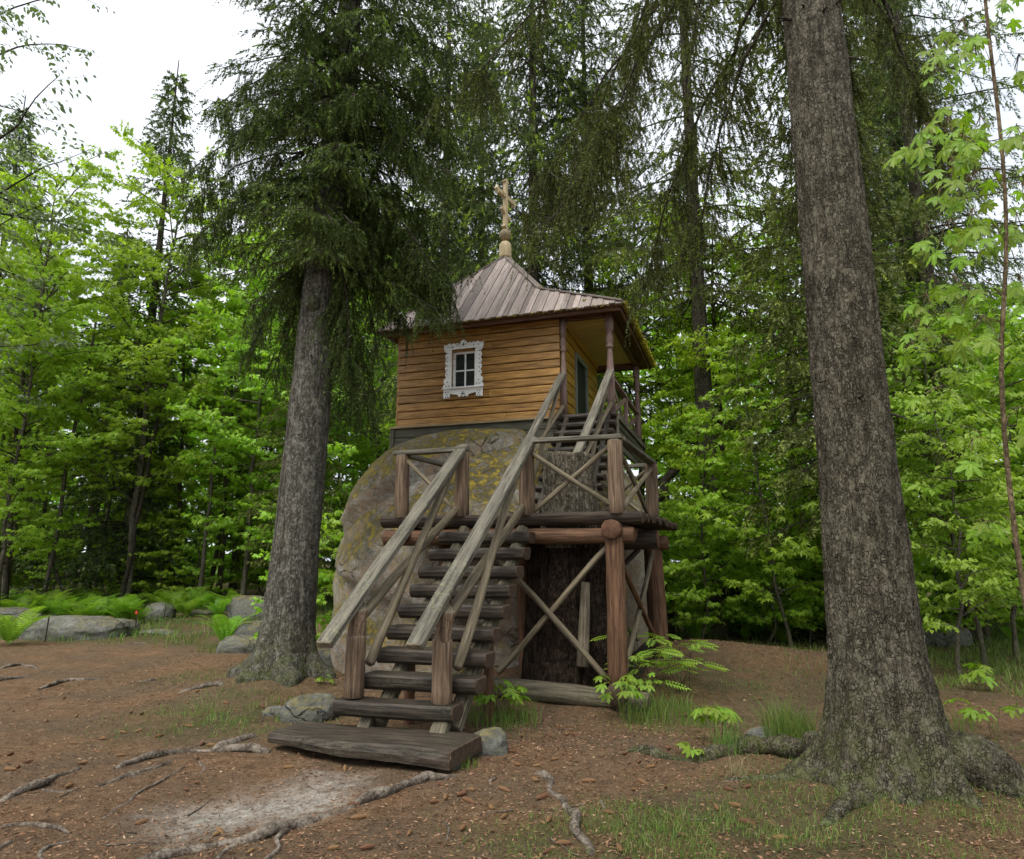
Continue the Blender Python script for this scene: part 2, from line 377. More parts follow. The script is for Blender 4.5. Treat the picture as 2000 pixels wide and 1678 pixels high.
MAT['hole_shade'] = flat('painted_hole_shade', (.02, .02, .02), .9)  # near-black colour painting the shade inside casing cut-outs

# ------------------------------------------------------------------ ground
TREE_L = np.array([-2.84, 8.9]); TREE_R = np.array([2.58, 5.05])
def gz(x, y):
    x = np.asarray(x, float); y = np.asarray(y, float)
    z = (fbm(x * .35 + 9, y * .35, 3, 3) - .5) * .16 * sstep(5, 10, np.hypot(x + 1.2, y - 5.8) + 3)
    z = z + (fbm(x * 1.3, y * 1.3, 21, 3) - .5) * .09 + (fbm(x * 5, y * 5, 31, 3) - .5) * .038
    z = z + .27 * bump2(x, y, *TREE_L, 1.1, .9) + .16 * bump2(x, y, TREE_R[0], TREE_R[1] - .1, 1.3, 1.0)
    z = z + .38 * bump2(x, y, 3.0, 10.6, 2.4, 1.7) + .22 * bump2(x, y, .6, 9.3, 1.3, 1.1) + .1 * bump2(x, y, 1.3, 6.2, .8, .45)
    z = z + .25 * sstep(13, 30, y) * (x > -99) + .8 * sstep(25, 60, y)
    z = z - .05 * bump2(x, y, -1.7, 4.95, .7, .45)
    return z
def gp(px, py):                                  # the ground point seen at a place of the view
    r = ray(px, py); z = 0.05
    for _ in range(12):
        t = (z - EYE[2]) / r[2]; P = EYE + r * t; z = float(gz(P[0], P[1]))
    P[2] = z; return P
def gpt(x, y, dz=0.0): return (float(x), float(y), float(gz(x, y)) + dz)

def seg_dist(x, y, a, b):
    d = np.subtract(b, a); t = np.clip(((x - a[0]) * d[0] + (y - a[1]) * d[1]) / (d @ d), 0, 1)
    return np.hypot(x - a[0] - t * d[0], y - a[1] - t * d[1])
def grass_mask(x, y):
    n = fbm(x * 1.1 + 5, y * 1.1, 41, 4)
    m = 1.1 * bump2(x, y, -2.75, 7.5, .95, .85) + .45 * bump2(x, y, -3.7, 10.2, 1.6, .8)
    m = m + 1.1 * bump2(x, y, 1.6, 4.35, 1.3, .65) + .6 * bump2(x, y, 3.5, 5.6, 1.2, .9) + .8 * bump2(x, y, 1.75, 7.25, .6, .8) + .5 * bump2(x, y, -.0, 7.0, .35, .5)
    m = m + .45 * bump2(x, y, .3, 3.9, .6, .5) + .5 * bump2(x, y, 3.0, 9.0, 1.6, 1.0)
    m = m + 1.0 * sstep(13.6, 15.0, y + 1.2 * (n - .5) + (x > 1) * .8) + .9 * sstep(4.2, 6.0, x) * sstep(7.4, 9.2, y)
    m = np.where((x > 2.3) & (x < 6.2) & (y > 10.5) & (y < 14.2), np.minimum(m, .3), m)
    path = seg_dist(x, y, (-5.5, 15.2), (-4.2, 17.5))
    m = m * sstep(.5, 1.4, path)
    return np.clip(m * (.55 + 1.1 * (n - .3)), 0, 1)
def sand_mask(x, y):
    d = seg_dist(x, y, np.array([-2.0, 4.82]), np.array([-1.35, 5.18]))
    n = fbm(x * 2.3, y * 2.3, 51, 4)
    return np.clip(sstep(.56, .06, d + (n - .5) * .45), 0, 1)

def axis(n, half, k): t = np.linspace(-1, 1, n); return half * np.sinh(k * t) / math.sinh(k)
gx = axis(230, 75, 4.4)
gy = np.concatenate([5.5 - np.flip(18 * np.sinh(3.2 * np.linspace(0, 1, 50)) / math.sinh(3.2)), 5.5 + (110 * np.sinh(5.0 * np.linspace(0, 1, 210)) / math.sinh(5.0))[1:]])
XX, YY = np.meshgrid(gx, gy)
ZZ = gz(XX, YY)
nx_, ny_ = len(gx), len(gy)
idx = np.arange(nx_ * ny_).reshape(ny_, nx_)
quads = np.stack([idx[:-1, :-1], idx[:-1, 1:], idx[1:, 1:], idx[1:, :-1]], -1).reshape(-1, 4)
t = NT('forest_floor')
c = t.coord('Object', None, False)
fineN = t.noise(c, 70, 6, .85); nee = t.noise(t.coord('Object', (1, 2.2, 1), False), 42, 4, .75, 1.5); mid = t.noise(c, 9, 6, .75); big = t.noise(c, .9, 4, .6)
f = t.math('ADD', t.math('MULTIPLY', fineN, .4), t.math('ADD', t.math('MULTIPLY', nee, .35), t.math('MULTIPLY', mid, .25)))
brown = t.ramp(f, [(.38, (.044, .026, .014)), (.46, (.155, .090, .048)), (.53, (.265, .162, .090)), (.62, (.46, .325, .20))])
brown = t.mix(t.ramp(big, [(.40, 0.0), (.58, .75)]), brown, t.mix(.65, brown, (.115, .098, .068)))
brown = t.mix(t.ramp(t.noise(c, 2.1, 5, .7), [(.50, 0.0), (.66, .4)]), brown, t.mix(.55, brown, (.035, .026, .018)))
sandc = t.ramp(t.math('ADD', t.math('MULTIPLY', fineN, .5), t.math('MULTIPLY', mid, .5)), [(.38, (.20, .17, .14)), (.48, (.46, .42, .36)), (.60, (.70, .66, .59))])
sm = t.math('MULTIPLY', t.attr('sand'), t.ramp(t.noise(c, 22, 6, .8), [(.40, .2), (.52, 1.0)]))
col = t.mix(t.math('MULTIPLY', sm, .9, True), brown, sandc)
gcol = t.ramp(t.noise(c, 30, 5, .7), [(.34, (.030, .034, .014)), (.5, (.060, .075, .022)), (.68, (.125, .140, .040))])
gm = t.math('MULTIPLY', t.attr('grass'), t.ramp(t.noise(c, 5, 5, .7), [(.34, .2), (.54, .95)]))
col = t.mix(gm, col, gcol)
h = t.math('ADD', t.math('MULTIPLY', f, 1.0), t.math('MULTIPLY', mid, .5))
MAT['ground'] = t.finish(col, .92, t.bump(h, 1.0, .06), .12)
ground = link('ground', mesh_from('ground', np.stack([XX, YY, ZZ], -1), quads, MAT['ground'], smooth=True,
              attrs=dict(grass=grass_mask(XX, YY).ravel(), sand=sand_mask(XX, YY).ravel())))
tag(ground, None, None, kind='structure')

# ------------------------------------------------------------------ sticks: boards, logs, half logs
def rect(w, t, c=None):
    c = min(w, t) * .14 if c is None else c
    a, b = w / 2, t / 2
    return np.array([(-a + c, -b), (a - c, -b), (a, -b + c), (a, b - c), (a - c, b), (-a + c, b), (-a, b - c), (-a, -b + c)])
def circ(r, n=12): a = np.arange(n) / n * 2 * PI; return np.stack([np.cos(a) * r, np.sin(a) * r], -1)
def dsec(w, t, n=8):                             # half log, flat side up (top at +t/2)
    a = PI + np.arange(n + 1) / n * PI
    p = np.stack([np.cos(a) * w / 2, t * .28 + np.sin(a) * t * .78], -1)
    return np.concatenate([p, [(w / 2 - .012, t / 2), (-w / 2 + .012, t / 2)]])
def tsec(w, t):                                 # thick tread: flat top and face, rounded belly
    h = t / 2; a = w / 2
    return np.array([(-a + .05, -h), (a - .05, -h), (a - .012, -h * .55), (a, h * .1), (a - .004, h - .02), (a - .018, h), (-a + .018, h), (-a + .004, h - .02), (-a, h * .1), (-a + .012, -h * .55)])
def frame_of(A, B, up=(0, 0, 1)):
    A, B = np.asarray(A, float), np.asarray(B, float)
    x = unit(B - A); z = np.asarray(up, float); z = z - x * (z @ x)
    if np.linalg.norm(z) < 1e-4: z = np.array([0., 1, 0]) - x * x[1]
    z = unit(z); y = np.cross(z, x)
    M = Matrix.Identity(4)
    for i in range(3): M[i][0], M[i][1], M[i][2], M[i][3] = x[i], y[i], z[i], A[i]
    return M, float(np.linalg.norm(B - A))
SEED = [100]
def stick(name, A, B, sec, parent, mats, up=(0, 0, 1), nseg=5, jit=.004, taper=1.0, bev=.012, smooth=False, bow=0.0, cut=(0., 0.), twist=0.0):
    SEED[0] += 1
    r = np.random.default_rng(SEED[0])
    M, L = frame_of(A, B, up)
    k = len(sec); ext = np.abs(sec).max()
    xs = np.concatenate([[0, bev], np.linspace(bev, L - bev, nseg + 1)[1:-1], [L - bev, L]])
    ph = r.random(4) * 6.28
    V = []
    for i, x in enumerate(xs):
        s = 1 + (taper - 1) * x / L
        if i in (0, len(xs) - 1): s *= max(.2, 1 - bev / ext)
        ring = sec * s
        if twist: a_ = twist * x / L; ring = ring @ np.array([[math.cos(a_), math.sin(a_)], [-math.sin(a_), math.cos(a_)]])
        off = np.array([math.sin(x * 2.1 + ph[0]) * jit + bow * math.sin(PI * x / L), math.sin(x * 2.7 + ph[1]) * jit])
        rad = 1 + (r.random((k, 1)) - .5) * jit * 1.2 / ext
        xo = np.full(k, x) + (cut[0] * sec[:, 1] if i < 2 else 0) + (cut[1] * sec[:, 1] if i > len(xs) - 3 else 0)
        if i in (0, len(xs) - 1): xo = xo + (r.random(k) - .5) * min(.006, bev * .4)
        V.append(np.concatenate([xo[:, None], ring * rad + off], 1))
    V = np.concatenate(V); F = []; mi = []
    n = len(xs)
    for i in range(n - 1):
        for j in range(k):
            F.append((i * k + j, i * k + (j + 1) % k, (i + 1) * k + (j + 1) % k, (i + 1) * k + j)); mi.append(0 if 0 < i < n - 2 else 1)
    F.append(tuple(range(k - 1, -1, -1))); mi.append(1)
    F.append(tuple((n - 1) * k + j for j in range(k))); mi.append(1)
    F = [tuple(reversed(f_)) for f_ in F]
    mats = mats if isinstance(mats, (list, tuple)) else [mats, mats]
    return link(name, mesh_from(name, V, F, mats, mi, smooth), parent, M)
def log(name, A, B, r, parent, mat='redlog', end='end_red', n=14, taper=.94, jit=.008, **kw):
    return stick(name, A, B, circ(r, n), parent, [MAT[mat], MAT[end]], taper=taper, jit=jit, smooth=True, **kw)
def board(name, A, B, w, t, parent, mat='rail', end='end_grey', **kw):
    return stick(name, A, B, rect(w, t), parent, [MAT[mat], MAT[end] if end else MAT[mat]], **kw)
def lathe(name, prof, parent, mat, M=None, n=18, smooth=True):
    prof = np.asarray(prof, float); a = np.arange(n) / n * 2 * PI
    # axis along local X so that the grain follows the turning
    V = np.concatenate([np.stack([np.full(n, p[1]), np.cos(a) * p[0], np.sin(a) * p[0]], -1) for p in prof])
    F = [(i * n + j, i * n + (j + 1) % n, (i + 1) * n + (j + 1) % n, (i + 1) * n + j) for i in range(len(prof) - 1) for j in range(n)]
    F.append(tuple(range(n - 1, -1, -1))); F.append(tuple((len(prof) - 1) * n + j for j in range(n)))
    return link(name, mesh_from(name, V, [tuple(f_) for f_ in F], MAT[mat], None, smooth), parent, M)
def boxes(name, bxs, parent, mat):               # several boxes as one part: (u0,u1,v0,v1,z0,z1)
    V, F = [], []
    for b in bxs:
        o = len(V)
        V += [(b[i], b[2 + j], b[4 + k]) for i in (0, 1) for j in (0, 1) for k in (0, 1)]
        F += [tuple(o + q for q in f_) for f_ in ((0, 1, 3, 2), (4, 6, 7, 5), (0, 4, 5, 1), (2, 3, 7, 6), (0, 2, 6, 4), (1, 5, 7, 3))]
    return link(name, mesh_from(name, V, F, MAT[mat]), parent)
def upM(p):                                      # local X pointing up from p
    return Matrix(((0, 1, 0, p[0]), (0, 0, 1, p[1]), (1, 0, 0, p[2]), (0, 0, 0, 1)))

ORG = (1.1511, 7.8, 0.0); YAW = math.radians(-18.3)
cy_, sy_ = math.cos(YAW), math.sin(YAW)
def uv(u, v, z=0.0): return np.array([ORG[0] + u * cy_ - v * sy_, ORG[1] + u * sy_ + v * cy_, z])

# ------------------------------------------------------------------ boulder under the chapel
def blob(name, n_lat, n_lon, fn, mat, smooth=True, parent=None):
    th = np.linspace(0, PI, n_lat + 1)[1:-1]; ph = np.arange(n_lon) / n_lon * 2 * PI
    T, P = np.meshgrid(th, ph, indexing='ij')
    D = np.stack([np.sin(T) * np.cos(P), np.sin(T) * np.sin(P), np.cos(T)], -1).reshape(-1, 3)
    D = np.concatenate([[(0, 0, 1.)], D, [(0, 0, -1.)]])
    V = fn(D)
    F = []
    N = len(V); r = lambda i, j: 1 + i * n_lon + j % n_lon
    i, j = np.meshgrid(np.arange(n_lat - 2), np.arange(n_lon), indexing='ij'); j2 = (j + 1) % n_lon
    q = np.stack([1 + i * n_lon + j, 1 + (i + 1) * n_lon + j, 1 + (i + 1) * n_lon + j2, 1 + i * n_lon + j2], -1).reshape(-1, 4)
    F = [tuple(x) for x in q] + [(0, r(0, k), r(0, k + 1)) for k in range(n_lon)] + [(N - 1, r(n_lat - 2, k + 1), r(n_lat - 2, k)) for k in range(n_lon)]
    return link(name, mesh_from(name, V, F, mat, None, smooth), parent)
def boulder_fn(D):
    au, av, az, zc = 2.74, 2.95, 2.80, 1.12
    hr = np.hypot(D[:, 0], D[:, 1]); el = np.arctan2(D[:, 2], hr)
    c, s = np.abs(np.cos(el)) ** .76, np.sign(D[:, 2]) * np.abs(np.sin(el)) ** .80
    a = np.arctan2(D[:, 1], D[:, 0])
    ca, sa = np.sign(np.cos(a)) * np.abs(np.cos(a)) ** .95, np.sign(np.sin(a)) * np.abs(np.sin(a)) ** .95
    P = np.stack([au * c * ca, av * c * sa, az * s], -1)
    rad = 1 + (noise3(P * .55 + 4, 3, 3) - .5) * .13 + (noise3(P * 1.6, 13, 4) - .5) * .06 + (noise3(P * 5, 23, 3) - .5) * .022 + (noise3(P * 14, 29, 2) - .5) * .012
    P = P * rad[:, None]
    N = unit(P)
    P[:, 2] += zc
    # long ledge running up to the right, and the lip low on the left
    for (nrm, c0, depth, wdt, step, nz_) in (((-.418, 0, .908), 2.86, .24, .06, .13, .22), ((.2425, 0, .97), .84, .26, .07, .22, .25), ((-.3, -.1, .95), 1.75, .06, .03, .02, .5)):
        d = P @ np.array(unit(nrm)) - c0 + (noise3(P * 1.1, 33, 3) - .5) * nz_
        front = sstep(.75, .1, N[:, 0]) * sstep(.1, -.35, N[:, 1]) * sstep(-.93, -.70, N[:, 0])
        P = P - N * (front * (depth * np.exp(-(d / wdt) ** 2) + step * sstep(.03, -.08, d) * sstep(-.9, -.25, d)))[:, None]
    P[:, 2] = np.where(P[:, 2] > 3.5, 3.5 + .26 * np.tanh((P[:, 2] - 3.5) / .26), P[:, 2])
    P = P + np.array([-2.66, 3.66, 0.0])
    P[:, 2] = np.where(P[:, 2] < -.4, -.4, P[:, 2])
    return P
bo = blob('boulder', 130, 220, boulder_fn, MAT['boulder'])
bo.location = ORG; bo.rotation_euler = (0, 0, YAW)
tag(bo, 'huge grey granite boulder with ochre moss carrying the wooden chapel', 'boulder')

# ------------------------------------------------------------------ platform of logs in front of the boulder
plat = thing('log_platform', 'raised log platform with cross braced railing on thick reddish posts', 'platform', ORG, YAW)
ps = plat
log('post', (0, .0, .28), (0, .0, 1.86), .112, ps, 'redlog', n=16, nseg=9, up=(0, 1, 0))
log('post', (.19, 2.25, .30), (.16, 2.25, 1.80), .137, ps, 'redlog', n=16, nseg=9, up=(0, 1, 0))
for u, v in ((-1.35, .95), (-2.3, .5), (-1.02, 1.6)): log('post', (u, v, -.05), (u, v, 1.82), .085, ps, 'redlog', up=(0, 1, 0))
log('sill_log', (-1.52, .02, .17), (.34, -.02, .12), .115, ps, 'stringer', 'end_dark', nseg=9)
log('sill_log', (.0, -.20, .20), (.02, 2.5, .36), .118, ps, 'deck', 'end_dark', nseg=7)
log('beam', (-2.92, .05, 1.885), (.225, .05, 1.885), .098, ps, 'redlog', 'end_red', nseg=12)
log('beam', (-1.95, 1.15, 1.87), (.37, 1.15, 1.87), .125, ps, 'deck', 'end_red', nseg=8)
log('beam', (-1.3, 2.2, 1.86), (.38, 2.2, 1.84), .10, ps, 'redlog', 'end_red', nseg=8)
log('beam', (.0, -.17, 1.935), (.02, 2.55, 1.935), .112, ps, 'redlog', 'end_red', n=18, nseg=8)
log('beam', (-2.6, -.12, 1.93), (-2.6, .8, 1.93), .09, ps, 'redlog', 'end_red')
for i in range(13):
    v = .04 + i * .205; ur = .335 + .012 * i + random.uniform(-.02, .02); ul = -2.92 + random.uniform(-.05, .05) if v < .5 else -2.5
    zt = 2.092 + random.uniform(-.006, .006)
    spans = [(ul, ur)] if not (.25 < v < 1.0) else [(ul, -1.06), (-.27, ur)]
    for a, b in spans:
        stick('plank', (a, v, zt - (.02 if i == 0 else 0)), (b, v, zt - (.02 if i == 0 else 0)), dsec(.198, .145 if i == 0 else .105), ps, [MAT['deck'], MAT['end_dark']], nseg=9, jit=.004)
def rpost(u, v, z0, z1, r=.078): log('railing_post', (u, v, z0), (u, v, z1), r * 1.14, ps, 'post', 'end_grey', up=(0, 1, 0), nseg=6, jit=.005)
rpost(-2.68, .0, 2.12, 2.925, .08); rpost(-1.86, .0, 2.12, 2.925, .08); rpost(-1.02, .0, 2.12, 2.985, .083); rpost(.035, .0, 2.12, 2.975, .082); rpost(.18, 2.2, 2.12, 2.98, .082)
R_ = dict(parent=ps, mat='rail')
board('top_rail', (-2.80, .0, 2.952), (-1.79, .0, 2.965), .13, .055, **R_)
board('top_rail', (-.975, .0, 3.010), (.125, .0, 3.012), .13, .05, **R_)
board('top_rail', (.09, .075, 2.995), (.20, 2.34, 2.998), .12, .05, **R_)
board('top_rail', (-2.66, .08, 2.925), (-2.28, 1.55, 2.875), .10, .05, **R_)
board('top_rail', (.11, 2.26, 2.975), (-.80, 2.30, 2.96), .10, .05, **R_)
P_ = dict(parent=ps, mat='pole', end='end_grey', n=10, nseg=8)
log('brace', (-.955, -.035, 2.865), (-.02, -.035, 2.225), .030, **P_)
log('brace', (-.96, .02, 2.175), (-.03, .02, 2.90), .028, **P_)
log('brace', (-2.62, .0, 2.85), (-1.93, .0, 2.18), .027, **P_)
log('brace', (-2.60, .05, 2.18), (-1.93, .05, 2.86), .026, **P_)
log('brace', (.06, .12, 2.88), (.15, 2.10, 2.20), .030, **P_)
log('brace', (.09, .12, 2.20), (.19, 2.10, 2.90), .034, **P_)
log('brace', (.10, 2.24, 2.20), (-.74, 2.26, 2.90), .028, **P_)
log('brace', (.10, 2.20, 2.88), (-.74, 2.22, 2.22), .028, **P_)
log('brace', (-1.50, .0, 1.75), (-.105, -.02, .33), .036, **P_)
log('brace', (-1.41, .08, .33), (-.05, .07, 1.80), .036, **P_)
log('brace', (.17, 2.08, 1.72), (.04, .30, .36), .036, **P_)
log('brace', (.05, .12, 1.60), (.20, 2.05, .48), .034, parent=ps, mat='redlog', end='end_red', n=10, nseg=8)
log('brace', (.10, 1.35, 1.75), (-1.2, 1.30, .55), .034, parent=ps, mat='deck', end='end_dark', n=10)
log('brace', (-.95, 1.30, 1.70), (.05, 1.40, .60), .034, **P_)

# ------------------------------------------------------------------ old stump standing through the platform
def stump_fn(prof, seed, cx, cy, lobes):
    def fn(T, A):
        r = np.interp(T, prof[0], prof[1])
        k = 1 + lobes * (1 - T) * (np.cos(A * 5 + 1.1) * .5 + np.cos(A * 3 - .4) * .5) + (vnoise(np.cos(A) * 3 + 9, T * 2.2 + np.sin(A) * 3, seed) - .5) * .16 + (vnoise(np.cos(A) * 14 + 3, T * 3 + np.sin(A) * 14, seed + 3) - .5) * .22
        return r * k
    return fn
def stump_part(name, z0, z1, fn, mat, cap, parent, nz=36, na=80, cx=0, cy=0, lean=(0, 0), top_jag=0.0):
    T, A = np.meshgrid(np.linspace(0, 1, nz), np.arange(na) / na * 2 * PI, indexing='ij')
    R = fn(T, A); Z = z0 + (z1 - z0) * T + top_jag * (T > .97) * (vnoise(np.cos(A) * 5, np.sin(A) * 5, 77) - .5)
    V = np.stack([cx + R * np.cos(A) + lean[0] * T, cy + R * np.sin(A) + lean[1] * T, Z], -1).reshape(-1, 3)
    i, j = np.meshgrid(np.arange(nz - 1), np.arange(na), indexing='ij'); j2 = (j + 1) % na
    Fq = [tuple(q) for q in np.stack([i * na + j, i * na + j2, (i + 1) * na + j2, (i + 1) * na + j], -1).reshape(-1, 4)]
    mi = [0] * len(Fq)
    Fq.append(tuple((nz - 1) * na + k for k in range(na))); mi.append(1)
    # grain must run up the trunk: store with X up
    Vx = np.stack([V[:, 2], V[:, 0], V[:, 1]], -1)
    return link(name, mesh_from(name, Vx, Fq, [mat, cap], mi, True), parent, Matrix(((0, 1, 0, 0), (0, 0, 1, 0), (1, 0, 0, 0), (0, 0, 0, 1))))
MAT['rotbark'] = barkmat('rotten_bark', (.016, .011, .008), (.060, .040, .027), (.10, .075, .05), vs=(.35, 1, 1), lich=.3, bump=1.0, moss=0.0)
st = thing('tree_stump', 'tall dead tree stump rising through the platform, rotten and dark below', 'stump', ORG, YAW)
stump_part('trunk', 1.75, 2.92, stump_fn(([0, .4, 1], [.37, .325, .285]), 5, 0, 0, .09), MAT['greystump'], MAT['end_grey'], st, cx=-.66, cy=.62, top_jag=.05)
stump_part('rotten_base', .05, 1.80, stump_fn(([0, .12, .35, 1], [.60, .54, .48, .42]), 15, 0, 0, .16), MAT['rotbark'], MAT['end_dark'], st, nz=44, na=150, cx=-.70, cy=.66)
log('splinter', (-.42, .16, .42), (-.40, .26, 1.35), .075, st, 'oldstump', 'end_grey', up=(0, 1, 0), taper=.7)

# ------------------------------------------------------------------ lower staircase
lo = thing('staircase', 'long lower stair of half log treads leading up to the platform', 'staircase', ORG, YAW)
for i in range(9):
    v = -2.15 + .232 * i; z = .385 + .1935 * i
    a, b = (-2.19, -1.03) if i == 0 else (-2.06 + .01 * (i % 3), -.905 + random.uniform(-.015, .015))
    stick('tread', (a, v + .125, z - .070), (b, v + .125, z - .070 + random.uniform(-.006, .006)), tsec(.275, .135), lo, [MAT['tread'], MAT['end_dark']], nseg=8, jit=.005)
for u in (-1.83, -1.09):
    stick('stringer', (u, -1.98, .16), (u, .04, 1.96), rect(.14, .16, .04), lo, [MAT['stringer'], MAT['end_grey']], nseg=10, jit=.006)
for u, v, z in ((-1.12, -1.0, 1.0), (-1.9, -1.2, .92)): log('support_post', (u, v, -.05), (u, v, z), .055, lo, 'redlog', up=(0, 1, 0))
for u in (-2.05, -1.175):
    log('newel_post', (u, -2.03, .385), (u, -2.03, .93), .090, lo, 'post', 'end_grey', up=(0, 1, 0), taper=.98)
    stick('carved_post_head', (u, -2.03, .90), (u + .02, -2.03, 1.20), rect(.145, .165, .04), lo, [MAT['post'], MAT['end_grey']], up=(0, 1, 0), nseg=8, twist=1.1, cut=(0, .75), smooth=False)
board('handrail', (-2.105, -2.46, .885), (-1.865, .05, 3.005), .155, .066, lo, 'rail')
board('handrail', (-1.245, -2.46, .900), (-.985, .05, 3.050), .155, .066, lo, 'rail')
for u, w in ((-1.975, -1.885), (-1.10, -1.035)):
    log('baluster', (u, -1.90, .66), (w, -.16, 2.80), .046, lo, 'pole', 'end_grey', n=10, nseg=8)
    log('baluster', (u - .06, -1.98, 1.10), (w - .03, -.02, 2.24), .048, lo, 'pole', 'end_grey', n=10, nseg=8)
stick('wedge', (-1.90, -2.10, .12), (-1.88, -1.98, .30), rect(.12, .07), lo, [MAT['stringer'], MAT['end_grey']])
stick('wedge', (-1.16, -2.20, .10), (-1.15, -2.02, .30), rect(.14, .10), lo, [MAT['stringer'], MAT['end_grey']])

# ------------------------------------------------------------------ upper staircase
hi = thing('staircase', 'short upper stair with leaning handrails from platform to chapel porch', 'staircase', ORG, YAW)
for k in range(1, 12):
    v = .56 + .166 * k; z = 2.14 + .154 * k
    stick('tread', (-1.235, v + .10, z - .045), (-.325, v + .10, z - .045), tsec(.23, .085), hi, [MAT['tread'], MAT['end_dark']], nseg=6, jit=.004)
for u in (-1.10, -.45): board('stringer', (u, .66, 2.10), (u, 2.46, 3.76), .07, .16, hi, 'tread', 'end_dark')
board('handrail', (-1.365, .74, 2.91), (-1.19, 2.50, 4.53), .115, .05, hi, 'rail')
board('handrail', (-.605, .74, 2.885), (-.405, 2.46, 4.51), .115, .05, hi, 'rail')
for u, w in ((-1.30, -1.205), (-.535, -.435)):
    board('railing_post', (u, .82, 2.13), (u, .82, 2.94), .085, .085, hi, 'porchpost', up=(0, 1, 0))
    log('baluster', (u, .98, 2.45), (w, 2.30, 4.28), .030, hi, 'pole', 'end_grey', n=10)
    log('baluster', (u, .95, 2.95), (w + .03, 2.46, 3.98), .034, hi, 'pole', 'end_grey', n=10)

# ------------------------------------------------------------------ plank step and stones at the foot of the stair
pk = thing('plank_step', 'wide dark slab of wood lying at the foot of the stair', 'step', tuple(uv(-1.62, -2.35, .025)), YAW - .075)
def slab(parent):
    A, B = (-.98, 0, .088), (.83, 0, .088)
    o = stick('slab', A, B, np.array([(-.29, -.055), (.29, -.05), (.30, -.01), (.29, .045), (.27, .058), (-.26, .058), (-.285, .045), (-.30, 0)]), parent, [MAT['tread'], MAT['end_dark']], nseg=16, jit=.010, bev=.02)
    me = o.data
    co = np.empty(len(me.vertices) * 3, np.float32); me.vertices.foreach_get('co', co); co = co.reshape(-1, 3)
    t = co[:, 0] / co[:, 0].max()
    co[:, 2] *= .72 + .45 * t                     # thicker to the right, worn thin on the left
    fr = (co[:, 1] < 0)
    co[fr, 1] += .05 * np.sin(t[fr] * 9) * (1 - t[fr]) + .09 * (1 - t[fr]) ** 3
    me.vertices.foreach_set('co', co.ravel())
    return o
slab(pk)
def stone(name, px, py, sx, sy, sz, seed, label, mat='stone', rz=0, sink=.3, loc=None, n=34):
    P = np.array(loc) if loc is not None else gp(px, py)
    def fn(D):
        q = np.sign(D) * np.abs(D) ** .8
        r = 1 + (noise3(D * 1.1 + seed, seed, 3) - .5) * .75 + (noise3(D * 3.5 + seed, seed + 3, 3) - .5) * .32 + (noise3(D * 9 + seed, seed + 6, 2) - .5) * .08
        return q * r[:, None] * np.array([sx, sy, sz])
    o = blob(name, n, int(n * 1.6), fn, MAT[mat])
    o.location = (P[0], P[1], P[2] + sz * (.55 - sink)); o.rotation_euler = (0, 0, rz)
    return tag(o, label, 'stone')
stone('stone', 848, 1482, .15, .13, .12, 1, 'dark mossy stone propping the right front of the plank step')
stone('stone', 875, 1502, .09, .08, .07, 9, 'small brown stone in front of the right corner of the plank step')
stone('stone', 955, 1470, .17, .14, .15, 2, 'rounded grey stone at the right end of the plank step')
stone('stone', 605, 1450, .12, .10, .08, 3, 'small grey stone under the left end of the plank step')
stone('stone', 603, 1405, .27, .20, .17, 4, 'smooth dark grey stone behind the left end of the plank step')
stone('stone', 628, 1362, .16, .12, .09, 5, 'flat mossy stone left of the lowest tread')
stone('stone', 545, 1395, .17, .12, .06, 6, 'flat pale stone half buried in grass near the left spruce')
stone('boulder', 150, 1243, 1.15, .65, .36, 11, 'long low grey boulder with a moss patch at the left clearing edge', n=54, sink=.45)
stone('boulder', 235, 1238, .34, .35, .26, 19, 'knobby grey boulder at the right end of the long low boulder')
stone('boulder', 20, 1222, .7, .5, .34, 12, 'rounded grey boulder behind a fern at the far left edge')
stone('boulder', 490, 1208, .62, .5, .48, 13, 'tall grey boulder behind the fern beside the left spruce', n=34)
stone('boulder', 500, 1258, .5, .4, .36, 14, 'pale blue grey boulder beside the left spruce trunk', n=34)
stone('boulder', 470, 1272, .40, .35, .22, 15, 'low lichen spotted boulder in front of the pale blue grey one')
stone('boulder', 302, 1238, .42, .3, .08, 16, 'flat rock slab level with the ground beside the red tagged stake')
stone('boulder', 308, 1205, .40, .35, .34, 17, 'pointed mossy boulder among the ferns')
stone('boulder', 100, 1215, .30, .25, .16, 18, 'small yellow mossy boulder behind the long low boulder')
stone('boulder', 390, 1200, .35, .3, .10, 20, 'flat stone at the start of the forest path')
stone('boulder', 1830, 1258, .55, .5, .32, 21, 'low mossy boulder in the grass behind the right spruce')
stone('stone', 1500, 1440, .18, .14, .07, 22, 'flat grey stone beside the tall grass tuft')
stone('stone', 630, 1300, .35, .3, .20, 24, 'grey stone between the left spruce and the big boulder')

